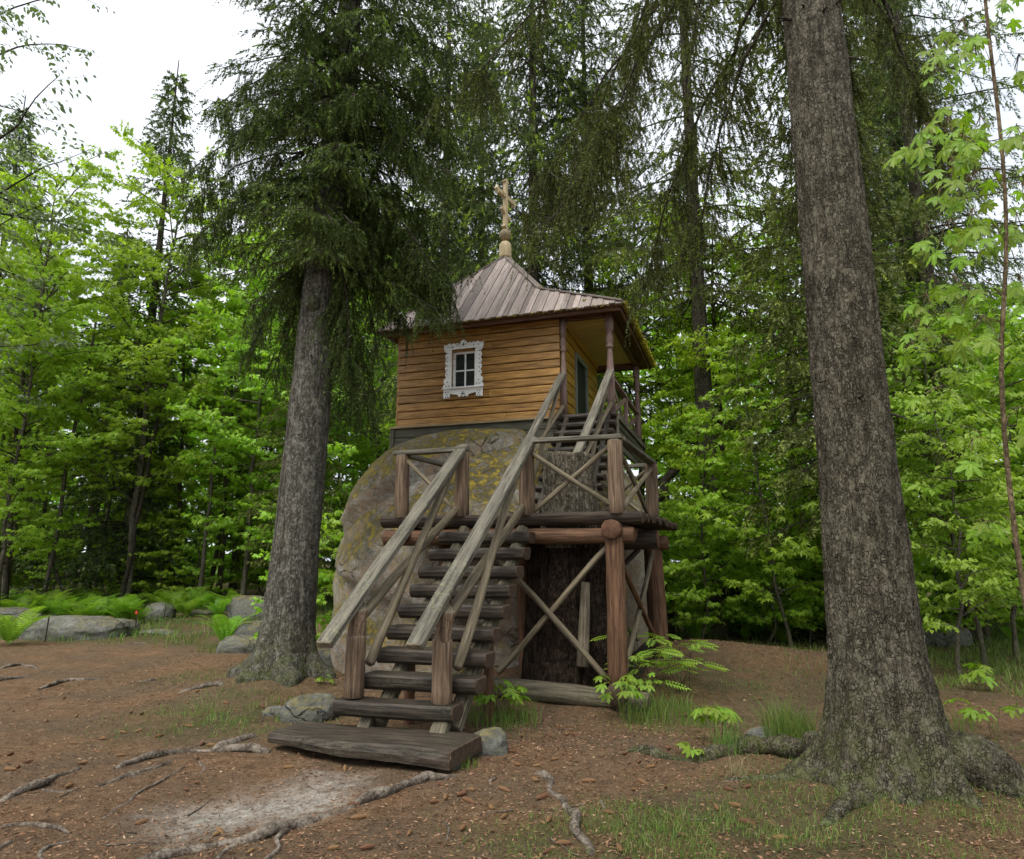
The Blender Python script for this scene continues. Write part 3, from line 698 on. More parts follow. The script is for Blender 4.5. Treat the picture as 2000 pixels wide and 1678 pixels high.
# ------------------------------------------------------------------ chapel
ch = thing('chapel', 'small orange plank chapel with tented roof standing on the boulder', 'chapel', ORG, YAW)
UL, UR, VF, VB, ZF, ZE = -4.138, -1.233, 2.50, 5.60, 3.83, 5.50
UP = -.43                                         # line of the outer porch posts
WU0, WU1, WZ0, WZ1 = -3.10, -2.675, 4.435, 5.075  # window opening
DV0, DV1, DZ1 = 3.62, 4.52, 5.12                  # door opening
wf = boxes('front_wall', [(UL + .05, WU0, VF + .045, VF + .10, ZF, ZE - .02), (WU1, UR - .05, VF + .045, VF + .10, ZF, ZE - .02), (WU0, WU1, VF + .045, VF + .10, ZF, WZ0), (WU0, WU1, VF + .045, VF + .10, WZ1, ZE - .02)], ch, 'doorwood')
nb = 12; bh = (ZE - .02 - ZF) / nb
def sidesec(hh, tt=.042):                         # weatherboard: rounded nose at the foot, thinner at the head
    return np.array([(-tt / 2, -hh / 2 + .006), (tt / 2 - .004, -hh / 2 + .006), (tt / 2, -hh / 2 + .02), (tt / 2 - .004, hh / 2 - .02), (tt / 2 - .016, hh / 2 - .004), (-tt / 2, hh / 2 - .004)])
def siding(A0, A1, parent, outward, zlo, zhi, n, mat, openings=(), mats_end=None):
    """boards stacked from zlo to zhi between plan points A0 and A1"""
    A0, A1 = np.array(A0, float), np.array(A1, float); d = A1 - A0; L = np.linalg.norm(d)
    h_ = (zhi - zlo) / n
    for i in range(n):
        za, zb = zlo + i * h_, zlo + (i + 1) * h_
        spans = [(0, L)]
        for (s0, s1, o0, o1) in openings:
            if zb > o0 + .01 and za < o1 - .01: spans = [(0, s0), (s1, L)]
        if len(spans) == 1 and L > 2.5 and random.random() < .55:
            j_ = random.uniform(.25, .75) * L; spans = [(0, j_ - .0025), (j_ + .0025, L)]
        for a, b in spans:
            p, q = A0 + d * a / L, A0 + d * b / L
            # local +Y of the stick must point outward: run it so that up x dir = outward
            yv = np.cross((0, 0, 1), np.array([*(q - p), 0]))
            if yv[:2] @ np.array(outward) < 0: p, q = q, p
            zc = (za + zb) / 2
            stick('board', (p[0], p[1], zc), (q[0], q[1], zc + random.uniform(-.002, .002)), sidesec(h_), parent, [MAT[mat], MAT[mat]], nseg=4, jit=.0012, bev=.004)
siding((UL, VF + .02), (UR, VF + .02), wf, (0, -1), ZF, ZE - .02, 12, 'siding', [(WU0 - UL, WU1 - UL, WZ0, WZ1)])
wr = boxes('porch_wall', [(UR - .10, UR - .045, VF + .1, DV0, ZF, ZE - .05), (UR - .10, UR - .045, DV1, VB - .1, ZF, ZE - .05), (UR - .10, UR - .045, DV0, DV1, DZ1, ZE - .05)], ch, 'doorwood')
siding((UR - .02, VF + .045), (UR - .02, VB), wr, (1, 0), ZF, ZE - .05, 9, 'yellowside', [(DV0 - VF - .045, DV1 - VF - .045, ZF, DZ1)])
wl = boxes('left_wall', [(UL + .045, UL + .10, VF + .1, VB - .1, ZF, ZE - .02)], ch, 'doorwood')
siding((UL + .02, VF + .045), (UL + .02, VB), wl, (-1, 0), ZF, ZE - .02, 12, 'siding')
wb = boxes('back_wall', [(UL + .1, UR - .1, VB - .10, VB - .045, ZF, ZE - .02)], ch, 'doorwood')
siding((UL + .045, VB - .02), (UR - .045, VB - .02), wb, (0, 1), ZF, ZE - .02, 12, 'siding')
boxes('floor', [(UL + .02, UR, VF + .02, VB - .02, ZF - .10, ZF - .01)], ch, 'doorwood')
for u, v in ((UL + .015, VF + .008),): board('corner_board', (u, v, ZF), (u, v, ZE - .03), .03, .02, ch, 'siding', None, up=(0, 1, 0))

# base: pale ledge, grey green boarding, porch floor and its side skirt
bs = boxes('base', [(UL - .01, UR, VF - .02, VF + .03, 2.6, ZF - .035)], ch, 'doorwood')
siding((UL - .03, VF - .03), (UR + .1, VF - .03), bs, (0, -1), 3.02, ZF - .035, 5, 'skirt')
board('corner_board', (UL - .035, VF - .055, 2.95), (UL - .035, VF - .055, ZF - .037), .07, .03, bs, 'skirt', None, up=(0, 1, 0))
siding((UL - .03, VF), (UL - .03, VB), bs, (-1, 0), 3.02, ZF - .035, 5, 'skirt')
board('ledge', (UL - .07, VF - .035, ZF - .016), (UR + .02, VF - .035, ZF - .016), .11, .034, bs, 'sill', None, jit=.001)
pf = boxes('porch_floor', [(UR - .02, UP + .10, VF - .02, VB, ZF - .055, ZF - .02)], ch, 'skirt')
board('floor_edge', (UP + .115, VF - .04, ZF - .05), (UP + .115, VB + .02, ZF - .05), .03, .09, pf, 'rail', None)
siding((UP + .085, VF - .03), (UP + .085, VB), pf, (1, 0), 3.28, ZF - .10, 4, 'skirt')
board('skirt_corner', (UP + .10, VF - .045, 3.25), (UP + .10, VF - .045, ZF - .06), .05, .03, pf, 'rail', None, up=(0, 1, 0))
board('floor_edge', (UR + .02, VF - .045, ZF - .06), (UP + .09, VF - .045, ZF - .06), .04, .08, pf, 'tread', None)
log('joist', (UR, 2.75, 3.1), (UP + .02, 2.75, 3.1), .10, pf, 'deck', 'end_dark')

# door and frame
df = board('door_frame', (UR + .005, DV0, ZF), (UR + .005, DV0, DZ1 + .05), .075, .05, ch, 'greenframe', None, up=(1, 0, 0), jit=.001)
board('door_frame', (UR + .005, DV1, ZF), (UR + .005, DV1, DZ1 + .05), .075, .05, ch, 'greenframe', None, up=(1, 0, 0), jit=.001)
board('door_frame', (UR + .012, DV0 - .05, DZ1 + .06), (UR + .012, DV1 + .05, DZ1 + .06), .05, .08, ch, 'greenframe', None, jit=.001)
dr = boxes('door', [(UR - .06, UR - .02, DV0 + .03, DV1 - .03, ZF, DZ1)], ch, 'doorwood')
boxes('handle', [(UR - .02, UR + .03, DV0 + .09, DV0 + .11, 4.35, 4.45)], dr, 'iron')

# window: sash, four panes, carved white casing
ww, wz = WU1 - WU0, WZ1 - WZ0
VW = VF + .035
wn = boxes('window', [(WU0, WU0 + .04, VW, VW + .04, WZ0, WZ1), (WU1 - .04, WU1, VW, VW + .04, WZ0, WZ1), (WU0 + .04, WU1 - .04, VW, VW + .04, WZ0, WZ0 + .03), (WU0 + .04, WU1 - .04, VW, VW + .04, WZ1 - .035, WZ1)], ch, 'white')
um, zm = (WU0 + WU1) / 2 + .005, WZ0 + wz * .49
boxes('glazing_bar', [(um - .013, um + .013, VW + .006, VW + .034, WZ0 + .03, WZ1 - .035)], wn, 'white')
boxes('glazing_bar', [(WU0 + .04, um - .013, VW + .009, VW + .031, zm - .012, zm + .012), (um + .013, WU1 - .04, VW + .009, VW + .031, zm - .012, zm + .012)], wn, 'white')
for a, b in ((WU0 + .04, um - .013), (um + .013, WU1 - .04)):
    for c0, c1 in ((WZ0 + .03, zm - .012), (zm + .012, WZ1 - .035)):
        boxes('pane', [(a, b, VW + .017, VW + .021, c0, c1)], wn, 'glass')
def plate(name, pts, vfront, thick, parent, mat):  # an outline in (u,z), extruded back along v
    pts = np.asarray(pts, float)
    n = len(pts)
    V = np.concatenate([np.c_[pts[:, 0], np.full(n, vfront), pts[:, 1]], np.c_[pts[:, 0], np.full(n, vfront + thick), pts[:, 1]]])
    Fa = [tuple(range(n)), tuple(range(2 * n - 1, n - 1, -1))] + [(i, n + i, n + (i + 1) % n, (i + 1) % n) for i in range(n)]
    o = link(name, mesh_from(name, V, Fa, MAT[mat]), parent)
    return o
def scallop(p, q, nsc, amp, out, per=7):
    """points from p to q with nsc round bumps toward 'out'"""
    p, q, out = np.array(p, float), np.array(q, float), np.array(out, float); r = []
    for i in range(nsc):
        for k in range(per):
            s = (i + k / per) / nsc
            r.append(p + (q - p) * s + out * amp * abs(math.sin(PI * (s * nsc))) ** .6)
    r.append(q); return [tuple(x) for x in r]
VC = VF - .046                                     # front face of the casing
cL, cR, cB, cT = WU0 - .125, WU1 + .125, WZ0 - .02, WZ1 + .03
for s, u_in, u_out in ((-1, WU0, cL), (1, WU1, cR)):
    e = u_out
    outer = scallop((e, cB + .0), (e - s * .02, cB + .20), 2, .028, (s, 0)) + scallop((e - s * .035, cB + .21), (e - s * .035, cT - .06), 4, .026, (s, 0)) + [(e + s * .012, cT + .0), (e + s * .02, cT + .10), (e - s * .02, cT + .085)]
    inner = [(u_in + s * .002, cT + .03), (u_in + s * .002, cB)]
    pts = outer + inner
    if s < 0: pts = pts[::-1]
    plate('casing', pts if s > 0 else pts, VC, .03, wn, 'white')
top = [(cL + .055, cT + .002), (cR - .055, cT + .002), (cR - .03, cT + .10)] + scallop((cR - .05, cT + .085), (um + .075, cT + .075), 3, .028, (0, 1)) + scallop((um + .06, cT + .10), (um - .06, cT + .10), 1, .055, (0, 1), 12) + scallop((um - .075, cT + .075), (cL + .05, cT + .085), 3, .028, (0, 1)) + [(cL + .03, cT + .10)]
plate('casing_top', top, VC - .006, .03, wn, 'white')
bot = [(cL - .012, cB - .002), (cL - .012, cB - .15), (cL + .10, cB - .145), (cL + .10, cB - .08)] + scallop((cL + .13, cB - .07), (um - .10, cB - .09), 2, .014, (0, -1)) + scallop((um - .10, cB - .095), (um + .10, cB - .095), 3, .045, (0, -1), 8) + scallop((um + .10, cB - .09), (cR - .13, cB - .07), 2, .014, (0, -1)) + [(cR - .10, cB - .08), (cR - .10, cB - .145), (cR + .012, cB - .15), (cR + .012, cB - .002)]
plate('apron', bot, VC - .004, .03, wn, 'white')
board('window_sill', (cL - .03, VC - .012, cB + .012), (cR + .03, VC - .012, cB + .012), .06, .028, wn, 'white', None, jit=.001)
hb = []
def hole_shade(u, z, s=.008): hb.append((u - s, u + s, VC - .0095, VC + .002, z - s, z + s))  # nothing is cut: dark blocks on the casing paint the shade of openings
for s, e in ((1, cL), (-1, cR)):
    for k in range(6): hole_shade(e + s * .045, cB + .27 + k * .072, .007)
    for q in ((.035, .06), (.085, .06), (.055, .13), (.03, -.05), (.075, -.05), (.05, -.09), (.03, -.13), (.075, -.13)): hole_shade(e + s * q[0], cB + q[1], .008)
    for q in ((.06, .05), (.15, .045)): hole_shade(e + s * q[0], cT + q[1], .008)
for cz in (cT + .075, cB - .085):
    hb.append((um - .035, um + .035, VC - .0095, VC + .002, cz - .005, cz + .005)); hb.append((um - .005, um + .005, VC - .0105, VC + .002, cz - .035, cz + .035))
boxes('ornament_shade', hb, wn, 'hole_shade')

# porch posts, beams, ceiling, railing
def turned(u, v, z0, z1, r=.062):
    H = z1 - z0
    pr = [(r * 1.05, 0), (r * 1.05, .30 * H), (r * .98, .45 * H), (r * .62, .655 * H), (r * .60, .67 * H), (r * .95, .675 * H), (r * 1.0, .688 * H), (r * .9, .70 * H), (r * .62, .705 * H), (r * .92, .73 * H), (r * 1.0, .765 * H), (r * .9, .80 * H), (r * .62, .812 * H), (r * .66, .82 * H), (r * .86, .85 * H), (r * 1.08, .862 * H), (r * 1.08, H)]
    return lathe('porch_post', pr, ch, 'porchpost', upM((u, v, z0)), 14)
turned(UP, VF + .06, ZF - .03, ZE - .06); turned(UP, VB - .06, ZF - .03, ZE - .06); turned(UR + .055, VF + .03, ZF - .03, ZE - .06, .05)
board('porch_beam', (UP, VF - .02, ZE - .04), (UP, VB + .02, ZE - .04), .11, .10, ch, 'fascia', None)
board('porch_beam', (UR, VB - .06, ZE - .05), (UP - .06, VB - .06, ZE - .05), .10, .10, ch, 'fascia', None)
board('porch_beam', (UR, VF + .05, ZE - .045), (UP - .06, VF + .05, ZE - .045), .09, .09, ch, 'fascia', None)
cl = boxes('ceiling', [(UL - .2, UP + .20, VF - .25, VB + .25, ZE + .005, ZE + .03)], ch, 'fascia')
for i in range(24):
    v = VF + .12 + i * .125
    if v < VB - .1: board('ceiling_board', (UR, v, ZE - .006), (UP + .05, v, ZE - .006), .121, .018, cl, 'ceiling', None, nseg=2, jit=.001)
board('cornice', (UR + .03, VF + .05, ZE - .05), (UR + .03, VB, ZE - .05), .04, .07, ch, 'yellowside', None)
ZR = 4.43
board('porch_rail', (UP, VF + .08, ZR), (UP, VB - .1, ZR), .085, .045, ch, 'porchpost', None)
board('porch_rail', (UP, VF + .08, ZF + .06), (UP, VB - .1, ZF + .06), .06, .05, ch, 'porchpost', None)
mid_v = (VF + VB) / 2
board('porch_rail_post', (UP, mid_v, ZF), (UP, mid_v, ZR), .07, .07, ch, 'porchpost', None, up=(0, 1, 0))
for a, b in ((VF + .12, mid_v - .05), (mid_v + .05, VB - .12)):
    board('porch_brace', (UP + .012, a, ZF + .08), (UP + .012, b, ZR - .03), .02, .075, ch, 'porchpost', None)
    board('porch_brace', (UP - .012, a, ZR - .03), (UP - .012, b, ZF + .08), .02, .075, ch, 'porchpost', None)

# roof: a solid deck below, single planks above
EV0, EV1, EUL, EUR = 2.20, 5.90, -4.33, -.16
AP = np.array([-2.69, 4.05, 7.42]); BRF = np.array([-1.63, 2.80, 0]); BRB = np.array([-1.63, 5.30, 0])
slope = (AP[2] - 5.48) / (AP[1] - EV0)
BRF[2] = 5.48 + (BRF[1] - EV0) * slope; BRB[2] = BRF[2]
c1, c2, c3, c4 = np.array([EUL, EV0, 5.48]), np.array([EUR, EV0, 5.48]), np.array([EUR, EV1, 5.48]), np.array([EUL, EV1, 5.48])
rv = [c1, c2, c3, c4, AP, BRF, BRB]; dz = np.array([0, 0, -.035])
V = [p + dz * .2 for p in rv] + [p + dz for p in rv]
Fa = [(0, 1, 5, 4), (4, 5, 6), (1, 2, 6, 5), (2, 3, 4, 6), (3, 0, 4)]
Fa = Fa + [tuple(7 + i for i in reversed(f_)) for f_ in Fa] + [(0, 7, 8, 1), (1, 8, 9, 2), (2, 9, 10, 3), (3, 10, 7, 0)]
roof = link('roof', mesh_from('roof', V, Fa, MAT['fascia']), ch)
def roof_face(poly, w, over=.045, lift=.012, thick=.022):
    """poly in order: eave start, eave end, then the rest; planks run up the slope"""
    poly = [np.array(p, float) for p in poly]
    e = unit(poly[1] - poly[0]); nrm = unit(np.cross(e, poly[2] - poly[0])); nrm = nrm if nrm[2] > 0 else -nrm
    s = np.cross(nrm, e); s = s if s[2] > 0 else -s
    pts = [((p - poly[0]) @ e, (p - poly[0]) @ s) for p in poly]
    L = pts[1][0]; hips = pts[1:] + [pts[0]]
    def top(x):
        best = 0
        for (x0, y0), (x1, y1) in zip(hips[:-1], hips[1:]):
            lo_, hi_ = min(x0, x1), max(x0, x1)
            if lo_ - 1e-6 <= x <= hi_ + 1e-6 and hi_ - lo_ > 1e-6: best = max(best, y0 + (y1 - y0) * (x - x0) / (x1 - x0))
        return best
    n = max(1, round(L / w)); ws = L / n
    kinks = sorted(p[0] for p in hips)
    for i in range(n):
        a, b = i * ws + .003, (i + 1) * ws - .003
        ov = over + random.uniform(-.012, .014); lf = lift + random.uniform(0, .006) + (.014 if i % 2 else 0)
        xs = [a] + [k for k in kinks if a + .004 < k < b - .004] + [b]
        up_ = [(x, max(top(x), .02)) for x in xs]
        out = [(-ov, a), (-ov + random.uniform(-.004, .004), b)] + [(y, x) for x, y in reversed(up_)]
        k = len(out)
        Vl = [(q[0], q[1] - a, 0) for q in out] + [(q[0], q[1] - a, thick) for q in out]
        Fl = [tuple(range(k)), tuple(range(2 * k - 1, k - 1, -1))] + [(j, k + j, k + (j + 1) % k, (j + 1) % k) for j in range(k)]
        yv = np.cross(nrm, s)
        sg = 1 if yv @ e > 0 else -1
        Vl = [(x, y * sg, z) for x, y, z in Vl]
        if sg < 0: Fl = [tuple(reversed(f_)) for f_ in Fl]
        o = poly[0] + e * a + nrm * lf
        M = Matrix.Identity(4)
        for r_ in range(3): M[r_][0], M[r_][1], M[r_][2], M[r_][3] = s[r_], yv[r_], nrm[r_], o[r_]
        link('plank', mesh_from('plank', Vl, Fl, MAT['roof']), roof, M)
roof_face([c1, c2, BRF, AP], .098)
roof_face([c2, c3, BRB, BRF], .12)
roof_face([BRF, BRB, AP], .14, over=.0)
roof_face([c3, c4, AP, BRB], .14)
roof_face([c4, c1, AP], .14)
up_ = np.array([0, 0, .045])
for a, b in ((c1, AP), (AP, BRF), (BRF, c2), (AP, BRB), (BRB, c3), (c4, AP)):
    d = unit(b - a) * .02
    board('hip_board', a + up_ - d, b + up_ + d, .13, .03, roof, 'roof', None, jit=.002)
board('fascia', (EUL + .05, EV0 + .05, 5.415), (EUR - .04, EV0 + .05, 5.425), .03, .06, roof, 'fascia', None, jit=.001)
board('fascia', (EUR - .04, EV0 + .06, 5.415), (EUR - .04, EV1 - .06, 5.425), .03, .06, roof, 'fascia', None, jit=.001)
# moss along the right eave and dry needles on the front one
def tuft_mesh(name, P, size, mat, rs, squash=.6):
    n = len(P); k = 7
    D = unit(rs.normal(size=(n, k, 3))); C = P[:, None, :] + D * (size[:, None, None] * .5)
    a = unit(rs.normal(size=(n, k, 3))); b = np.cross(D, a); s = size[:, None, None]
    tri = np.stack([C + a * s * .5, C - a * s * .25 + b * s * .45, C - a * s * .25 - b * s * .45], 2)
    tri[..., 2] = (tri[..., 2] - P[:, None, None, 2]) * squash + P[:, None, None, 2]
    V = tri.reshape(-1, 3); Fm = np.arange(len(V)).reshape(-1, 3)
    return mesh_from(name, V, Fm, mat, attrs=dict(rnd=np.repeat(rs.random(n), k * 3)))
rs = np.random.default_rng(3)
q = rs.random(900) ** .8
Pm = np.c_[EUR + .03 + rs.normal(0, .018, 900), EV0 + q * (EV1 - EV0), 5.50 + rs.normal(0, .014, 900)]
q2 = rs.random(260)
Pm2 = np.c_[EUL + 1.0 + q2 * 3.2, EV0 - .04 + rs.normal(0, .01, 260), 5.47 + rs.normal(0, .008, 260)]
q3 = np.array([(-1.63, 2.80, BRF[2] + .05)] * 14 + [(-1.1, 2.36, 5.68)] * 8 + [(-.75, 2.3, 5.62)] * 8 + [(-1.3, 2.3, 5.61)] * 6); q3 = q3 + rs.normal(0, .02, q3.shape)
mo = link('moss', tuft_mesh('moss', np.concatenate([Pm, Pm2, q3]), np.concatenate([rs.uniform(.03, .075, 900), rs.uniform(.012, .03, 260), rs.uniform(.02, .04, len(q3))]), MAT['mossball'], rs), roof)
mo['kind'] = 'stuff'; mo['label'] = 'yellow moss growing along the eave'
# finial: drum, ball, eight pointed cross turned to the porch
FINM = upM((AP[0], AP[1], 7.405))
fin = lathe('finial', [(.118, 0), (.122, .03), (.122, .22), (.112, .29), (.08, .335), (.04, .355), (.035, .36)], ch, 'rawwood', upM((AP[0], AP[1], 7.405)), 20)
lathe('ball', [(.03, 0)] + [(.118 * math.sin(a), .118 - .118 * math.cos(a) + .02) for a in np.linspace(.25, PI - .2, 12)] + [(.03, .27)], fin, 'ballwood', FINM.inverted() @ upM((AP[0], AP[1], 7.76)), 20)
def cross_mesh():
    # drawn in (v,z), thickness along u
    def bar(cv, cz, half, w, ang, tre):
        ca, sa = math.cos(ang), math.sin(ang); pts = []
        n = 5
        for sgn in (1, -1):
            if tre:
                e = [(half - .06, -w / 2), (half - .07, -w / 2 - .03), (half - .04, -w / 2 - .042), (half - .02, -w / 2 - .012), (half, -w / 4), (half + .02, 0), (half, w / 4), (half - .02, w / 2 + .012), (half - .04, w / 2 + .042), (half - .07, w / 2 + .03), (half - .06, w / 2)]
            else: e = [(half - .012, -w / 2), (half, -w / 4), (half - .008, 0), (half, w / 4), (half - .012, w / 2)]
            pts += [(x * sgn, y * sgn) for x, y in e]
        return [(cv + x * ca - y * sa, cz + x * sa + y * ca) for x, y in pts]
    shapes = [(bar(0, .535, .535, .08, PI / 2, True), .038), (bar(0, .70, .37, .085, 0, True), .034), (bar(0, .33, .175, .065, math.radians(-24), False), .031)]
    V, Fm = [], []
    for pts, th in shapes:
        o = len(V); n = len(pts)
        V += [(th, p[0], p[1]) for p in pts] + [(-th, p[0], p[1]) for p in pts]
        Fm += [tuple(o + i for i in range(n)), tuple(o + 2 * n - 1 - i for i in range(n))] + [(o + i, o + n + i, o + n + (i + 1) % n, o + (i + 1) % n) for i in range(n)]
    V = [(z, u, v) for u, v, z in V]
    return mesh_from('cross', V, Fm, MAT['rawwood'])
link('cross', cross_mesh(), fin, FINM.inverted() @ upM((AP[0], AP[1], 8.02)) @ Matrix.Rotation(math.radians(-11), 4, 'X'))

# ------------------------------------------------------------------ vegetation helpers
def perp(d, r):
    a = r.normal(size=d.shape); a = a - d * (a * d).sum(-1, keepdims=True); return unit(a)
def prisms(P0, P1, R0, R1, k=3):
    """straight tapered rods, k sided"""
    P0, P1 = np.asarray(P0, float), np.asarray(P1, float); n = len(P0)
    d = unit(P1 - P0); ref = np.where(np.abs(d[:, 2:3]) > .9, np.array([[1., 0, 0]]), np.array([[0, 0, 1.]]))
    a = unit(np.cross(d, ref)); b = np.cross(d, a)
    ang = np.arange(k) / k * 2 * PI
    dirs = a[:, None] * np.cos(ang)[None, :, None] + b[:, None] * np.sin(ang)[None, :, None]
    V = np.concatenate([P0[:, None] + dirs * np.asarray(R0)[:, None, None], P1[:, None] + dirs * np.asarray(R1)[:, None, None]], 1)
    base = (np.arange(n) * 2 * k)[:, None, None]; j = np.arange(k); j2 = (j + 1) % k
    Fq = base + np.stack([j, j2, j2 + k, j + k], -1)[None]
    return V.reshape(-1, 3), Fq.reshape(-1, 4)
def join(parts):                                  # [(V,F)] quads -> one
    Vs, Fs, o = [], [], 0
    for v, f_ in parts: Vs.append(v); Fs.append(f_ + o); o += len(v)
    return np.concatenate(Vs), np.concatenate(Fs)
def tube(path, radii, k=10, rough=0.0, seed=0):
    path = np.asarray(path, float); n = len(path); radii = np.asarray(radii, float)
    d = unit(np.gradient(path, axis=0)); a = np.cross(d, (0.3, .9, .1)); a = unit(a); b = np.cross(d, a)
    ang = np.arange(k) / k * 2 * PI
    rr = radii[:, None] * (1 + rough * (vnoise(np.cos(ang)[None] * 2 + seed, np.arange(n)[:, None] * .6 + np.sin(ang)[None] * 2, seed) - .5) * 2)
    V = path[:, None] + (a[:, None] * np.cos(ang)[None, :, None] + b[:, None] * np.sin(ang)[None, :, None]) * rr[..., None]
    i, j = np.meshgrid(np.arange(n - 1), np.arange(k), indexing='ij'); j2 = (j + 1) % k
    return V.reshape(-1, 3), np.stack([i * k + j, i * k + j2, (i + 1) * k + j2, (i + 1) * k + j], -1).reshape(-1, 4)

# ---- conifers: limbs, side shoots, hanging twigs, needles as slim triangles
def needles(B, D, L, n, nl, nw, r, rnd, sag=.25):
    """n needles on each twig (base B, direction D, length L)"""
    m = len(B); t = (np.arange(n)[None, :] + r.random((m, n))) / n
    D2 = unit(D + np.array([0, 0, -1.]) * sag)
    ax = unit(D[:, None] * (1 - t[..., None]) + D2[:, None] * t[..., None])
    P = B[:, None] + (D[:, None] * (1 - t[..., None] * .5) + D2[:, None] * t[..., None] * .5) * (t * L[:, None])[..., None]
    q = perp(ax, r); nd = unit(ax * .75 + q * .8); side = unit(np.cross(nd, q + .3 * r.normal(size=q.shape)))
    ln = (nl * (.7 + .6 * r.random((m, n))) * (1.15 - .55 * t))[..., None]; w = nw * (.7 + .6 * r.random((m, n, 1)))
    tri = np.stack([P + side * w * .5, P - side * w * .5, P + nd * ln], 2)
    return tri.reshape(-1, 3), np.repeat(rnd, n * 3)
def spruce_parts(H, z0, rmax, trunk_r, seed, nb, twig_gap=.09, per=14, nl=.035, nw=.012, droop=.55, hang=.3, lean=(0, 0), tip_frac=.12, shape=None, z1=None, taper_top=.92, sector=None, bare=.12, sparse=1.0, kbr=4, tubeseg=24, flare=.35, tw_len=1.0, stems=.6, extra=None):
    r = np.random.default_rng(seed)
    z1 = z1 or H
    ax = lambda z: np.array([lean[0] * z, lean[1] * z, z])
    zs = np.concatenate([np.linspace(0, .9, 5), np.linspace(.9, H, tubeseg)[1:]])
    rad = trunk_r * (1 - .93 * (zs / H) ** 1.1) + trunk_r * flare * np.exp(-zs / .28)
    TV = [tube([ax(z) for z in zs], rad, 12, .06, seed)]
    S0, S1, R0, R1 = [], [], [], []
    TB, TD, TL, TR = [], [], [], []
    zb = np.sort(z0 + (z1 - z0) * r.random(nb) ** 1.0)
    for i, z in enumerate(zb):
        s = (z - z0) / (H - z0)
        prof = shape(s) if shape else (1 - s) ** .75 * min(1, .55 + s * 4)
        L = rmax * prof * r.uniform(.72, 1.1)
        if L < .12: continue
        a = i * 2.39996 + r.uniform(-.4, .4)
        if sector is not None:
            a = sector[0] + (r.random() - .5) * sector[1]
        h = np.array([math.cos(a), math.sin(a), 0]); sd = np.array([-h[1], h[0], 0])
        n = max(4, int(L / .16)); t = np.linspace(0, 1, n + 1)
        dr = droop * r.uniform(.7, 1.3) * (1 - .6 * s)
        el = .25 - .1 * (1 - s)
        zz = L * (el * t - dr * t ** 1.6 + .28 * dr * np.maximum(0, t - .62) ** 1.2 * 2)
        wob = np.cumsum(r.normal(0, .035 * L / n * 3, n + 1)); wob -= wob[0]
        pts = ax(z)[None] + h[None] * (L * t)[:, None] + sd[None] * wob[:, None] + np.array([0, 0, 1.])[None] * zz[:, None]
        br = (.006 + .009 * L) * (1 - .85 * t)
        S0.append(pts[:-1]); S1.append(pts[1:]); R0.append(br[:-1]); R1.append(br[1:])
        # side shoots
        m = max(3, int(L * (1 - bare) / (twig_gap * 2.0) * sparse))
        for sgn in (-1, 1):
            ts = bare + (1 - bare) * (np.arange(m) + r.random(m)) / m
            base = np.stack([np.interp(ts, t, pts[:, q]) for q in range(3)], -1)
            sl = (.16 + .34 * L * np.clip(1.05 - ts, .1, 1) * np.clip(ts * 2.4, .25, 1)) * r.uniform(.6, 1.2, m)
            dirs = unit(h[None] * r.uniform(.3, .8, (m, 1)) + sd[None] * sgn * r.uniform(.6, 1.0, (m, 1)) + np.c_[np.zeros((m, 2)), r.uniform(-.55, .0, m)])
            end = base + dirs * sl[:, None] + np.c_[np.zeros((m, 2)), -.18 * sl]
            S0.append(base); S1.append(end); R0.append(np.full(m, .0045)); R1.append(np.full(m, .002))
            k = np.maximum(2, (sl / twig_gap).astype(int))
            for q in range(m):
                tt = (np.arange(k[q]) + r.random(k[q])) / k[q]
                TB.append(base[q] + (end[q] - base[q]) * tt[:, None])
                hd = r.uniform(.35, 1.6, (k[q], 1)) * hang * 3
                d = unit(dirs[q] * .9 + h * .25 + r.normal(0, .3, (k[q], 3)) + np.array([0, 0, -1.]) * hd)
                TD.append(d); TL.append(r.uniform(.5, 1.5, k[q]) * tw_len * (.12 + .45 * hang * r.random(k[q])))
                tint = r.random() * .35 + r.random(k[q]) * .45
                TR.append(np.where((tt > .6) & (r.random(k[q]) < tip_frac), r.uniform(.88, 1.0, k[q]), tint))
        # leader tip
        TB.append(pts[-3:]); TD.append(unit(np.repeat((pts[-1] - pts[-2])[None], 3, 0))); TL.append(np.full(3, .16)); TR.append(np.full(3, .4))
    if extra is not None:
        st_ = [[] for _ in range(8)]; extra(r, st_)
        S0 += st_[0]; S1 += st_[1]; R0 += [np.asarray(x) for x in st_[2]]; R1 += [np.asarray(x) for x in st_[3]]; TB += st_[4]; TD += st_[5]; TL += st_[6]; TR += st_[7]
    TB, TD, TL, TR = map(np.concatenate, (TB, TD, TL, TR))
    TV.append(prisms(np.concatenate(S0), np.concatenate(S1), np.concatenate(R0), np.concatenate(R1), kbr if kbr < 4 else 3))
    # twig stems
    sel = r.random(len(TB)) < stems
    TV.append(prisms(TB[sel], TB[sel] + TD[sel] * TL[sel][:, None], np.full(sel.sum(), .0028), np.full(sel.sum(), .0012), 3))
    NV, NR = needles(TB, TD, TL, per, nl, nw, r, TR)
    wv, wf = join(TV)
    return (wv, wf), (NV, np.arange(len(NV)).reshape(-1, 3), NR)
def make_tree(name, label, cat, wood_, leaf_, bark, leafm, loc, rot=0, group=None, scale=1.0, crown='crown'):
    o = thing(name, label, cat, loc, rot, group, scale)
    link('trunk', mesh_from(name + '_trunk', wood_[0], wood_[1], MAT[bark], smooth=True), o)
    link(crown, mesh_from(name + '_crown', leaf_[0], leaf_[1], MAT[leafm], attrs=dict(rnd=leaf_[2])), o)
    return o

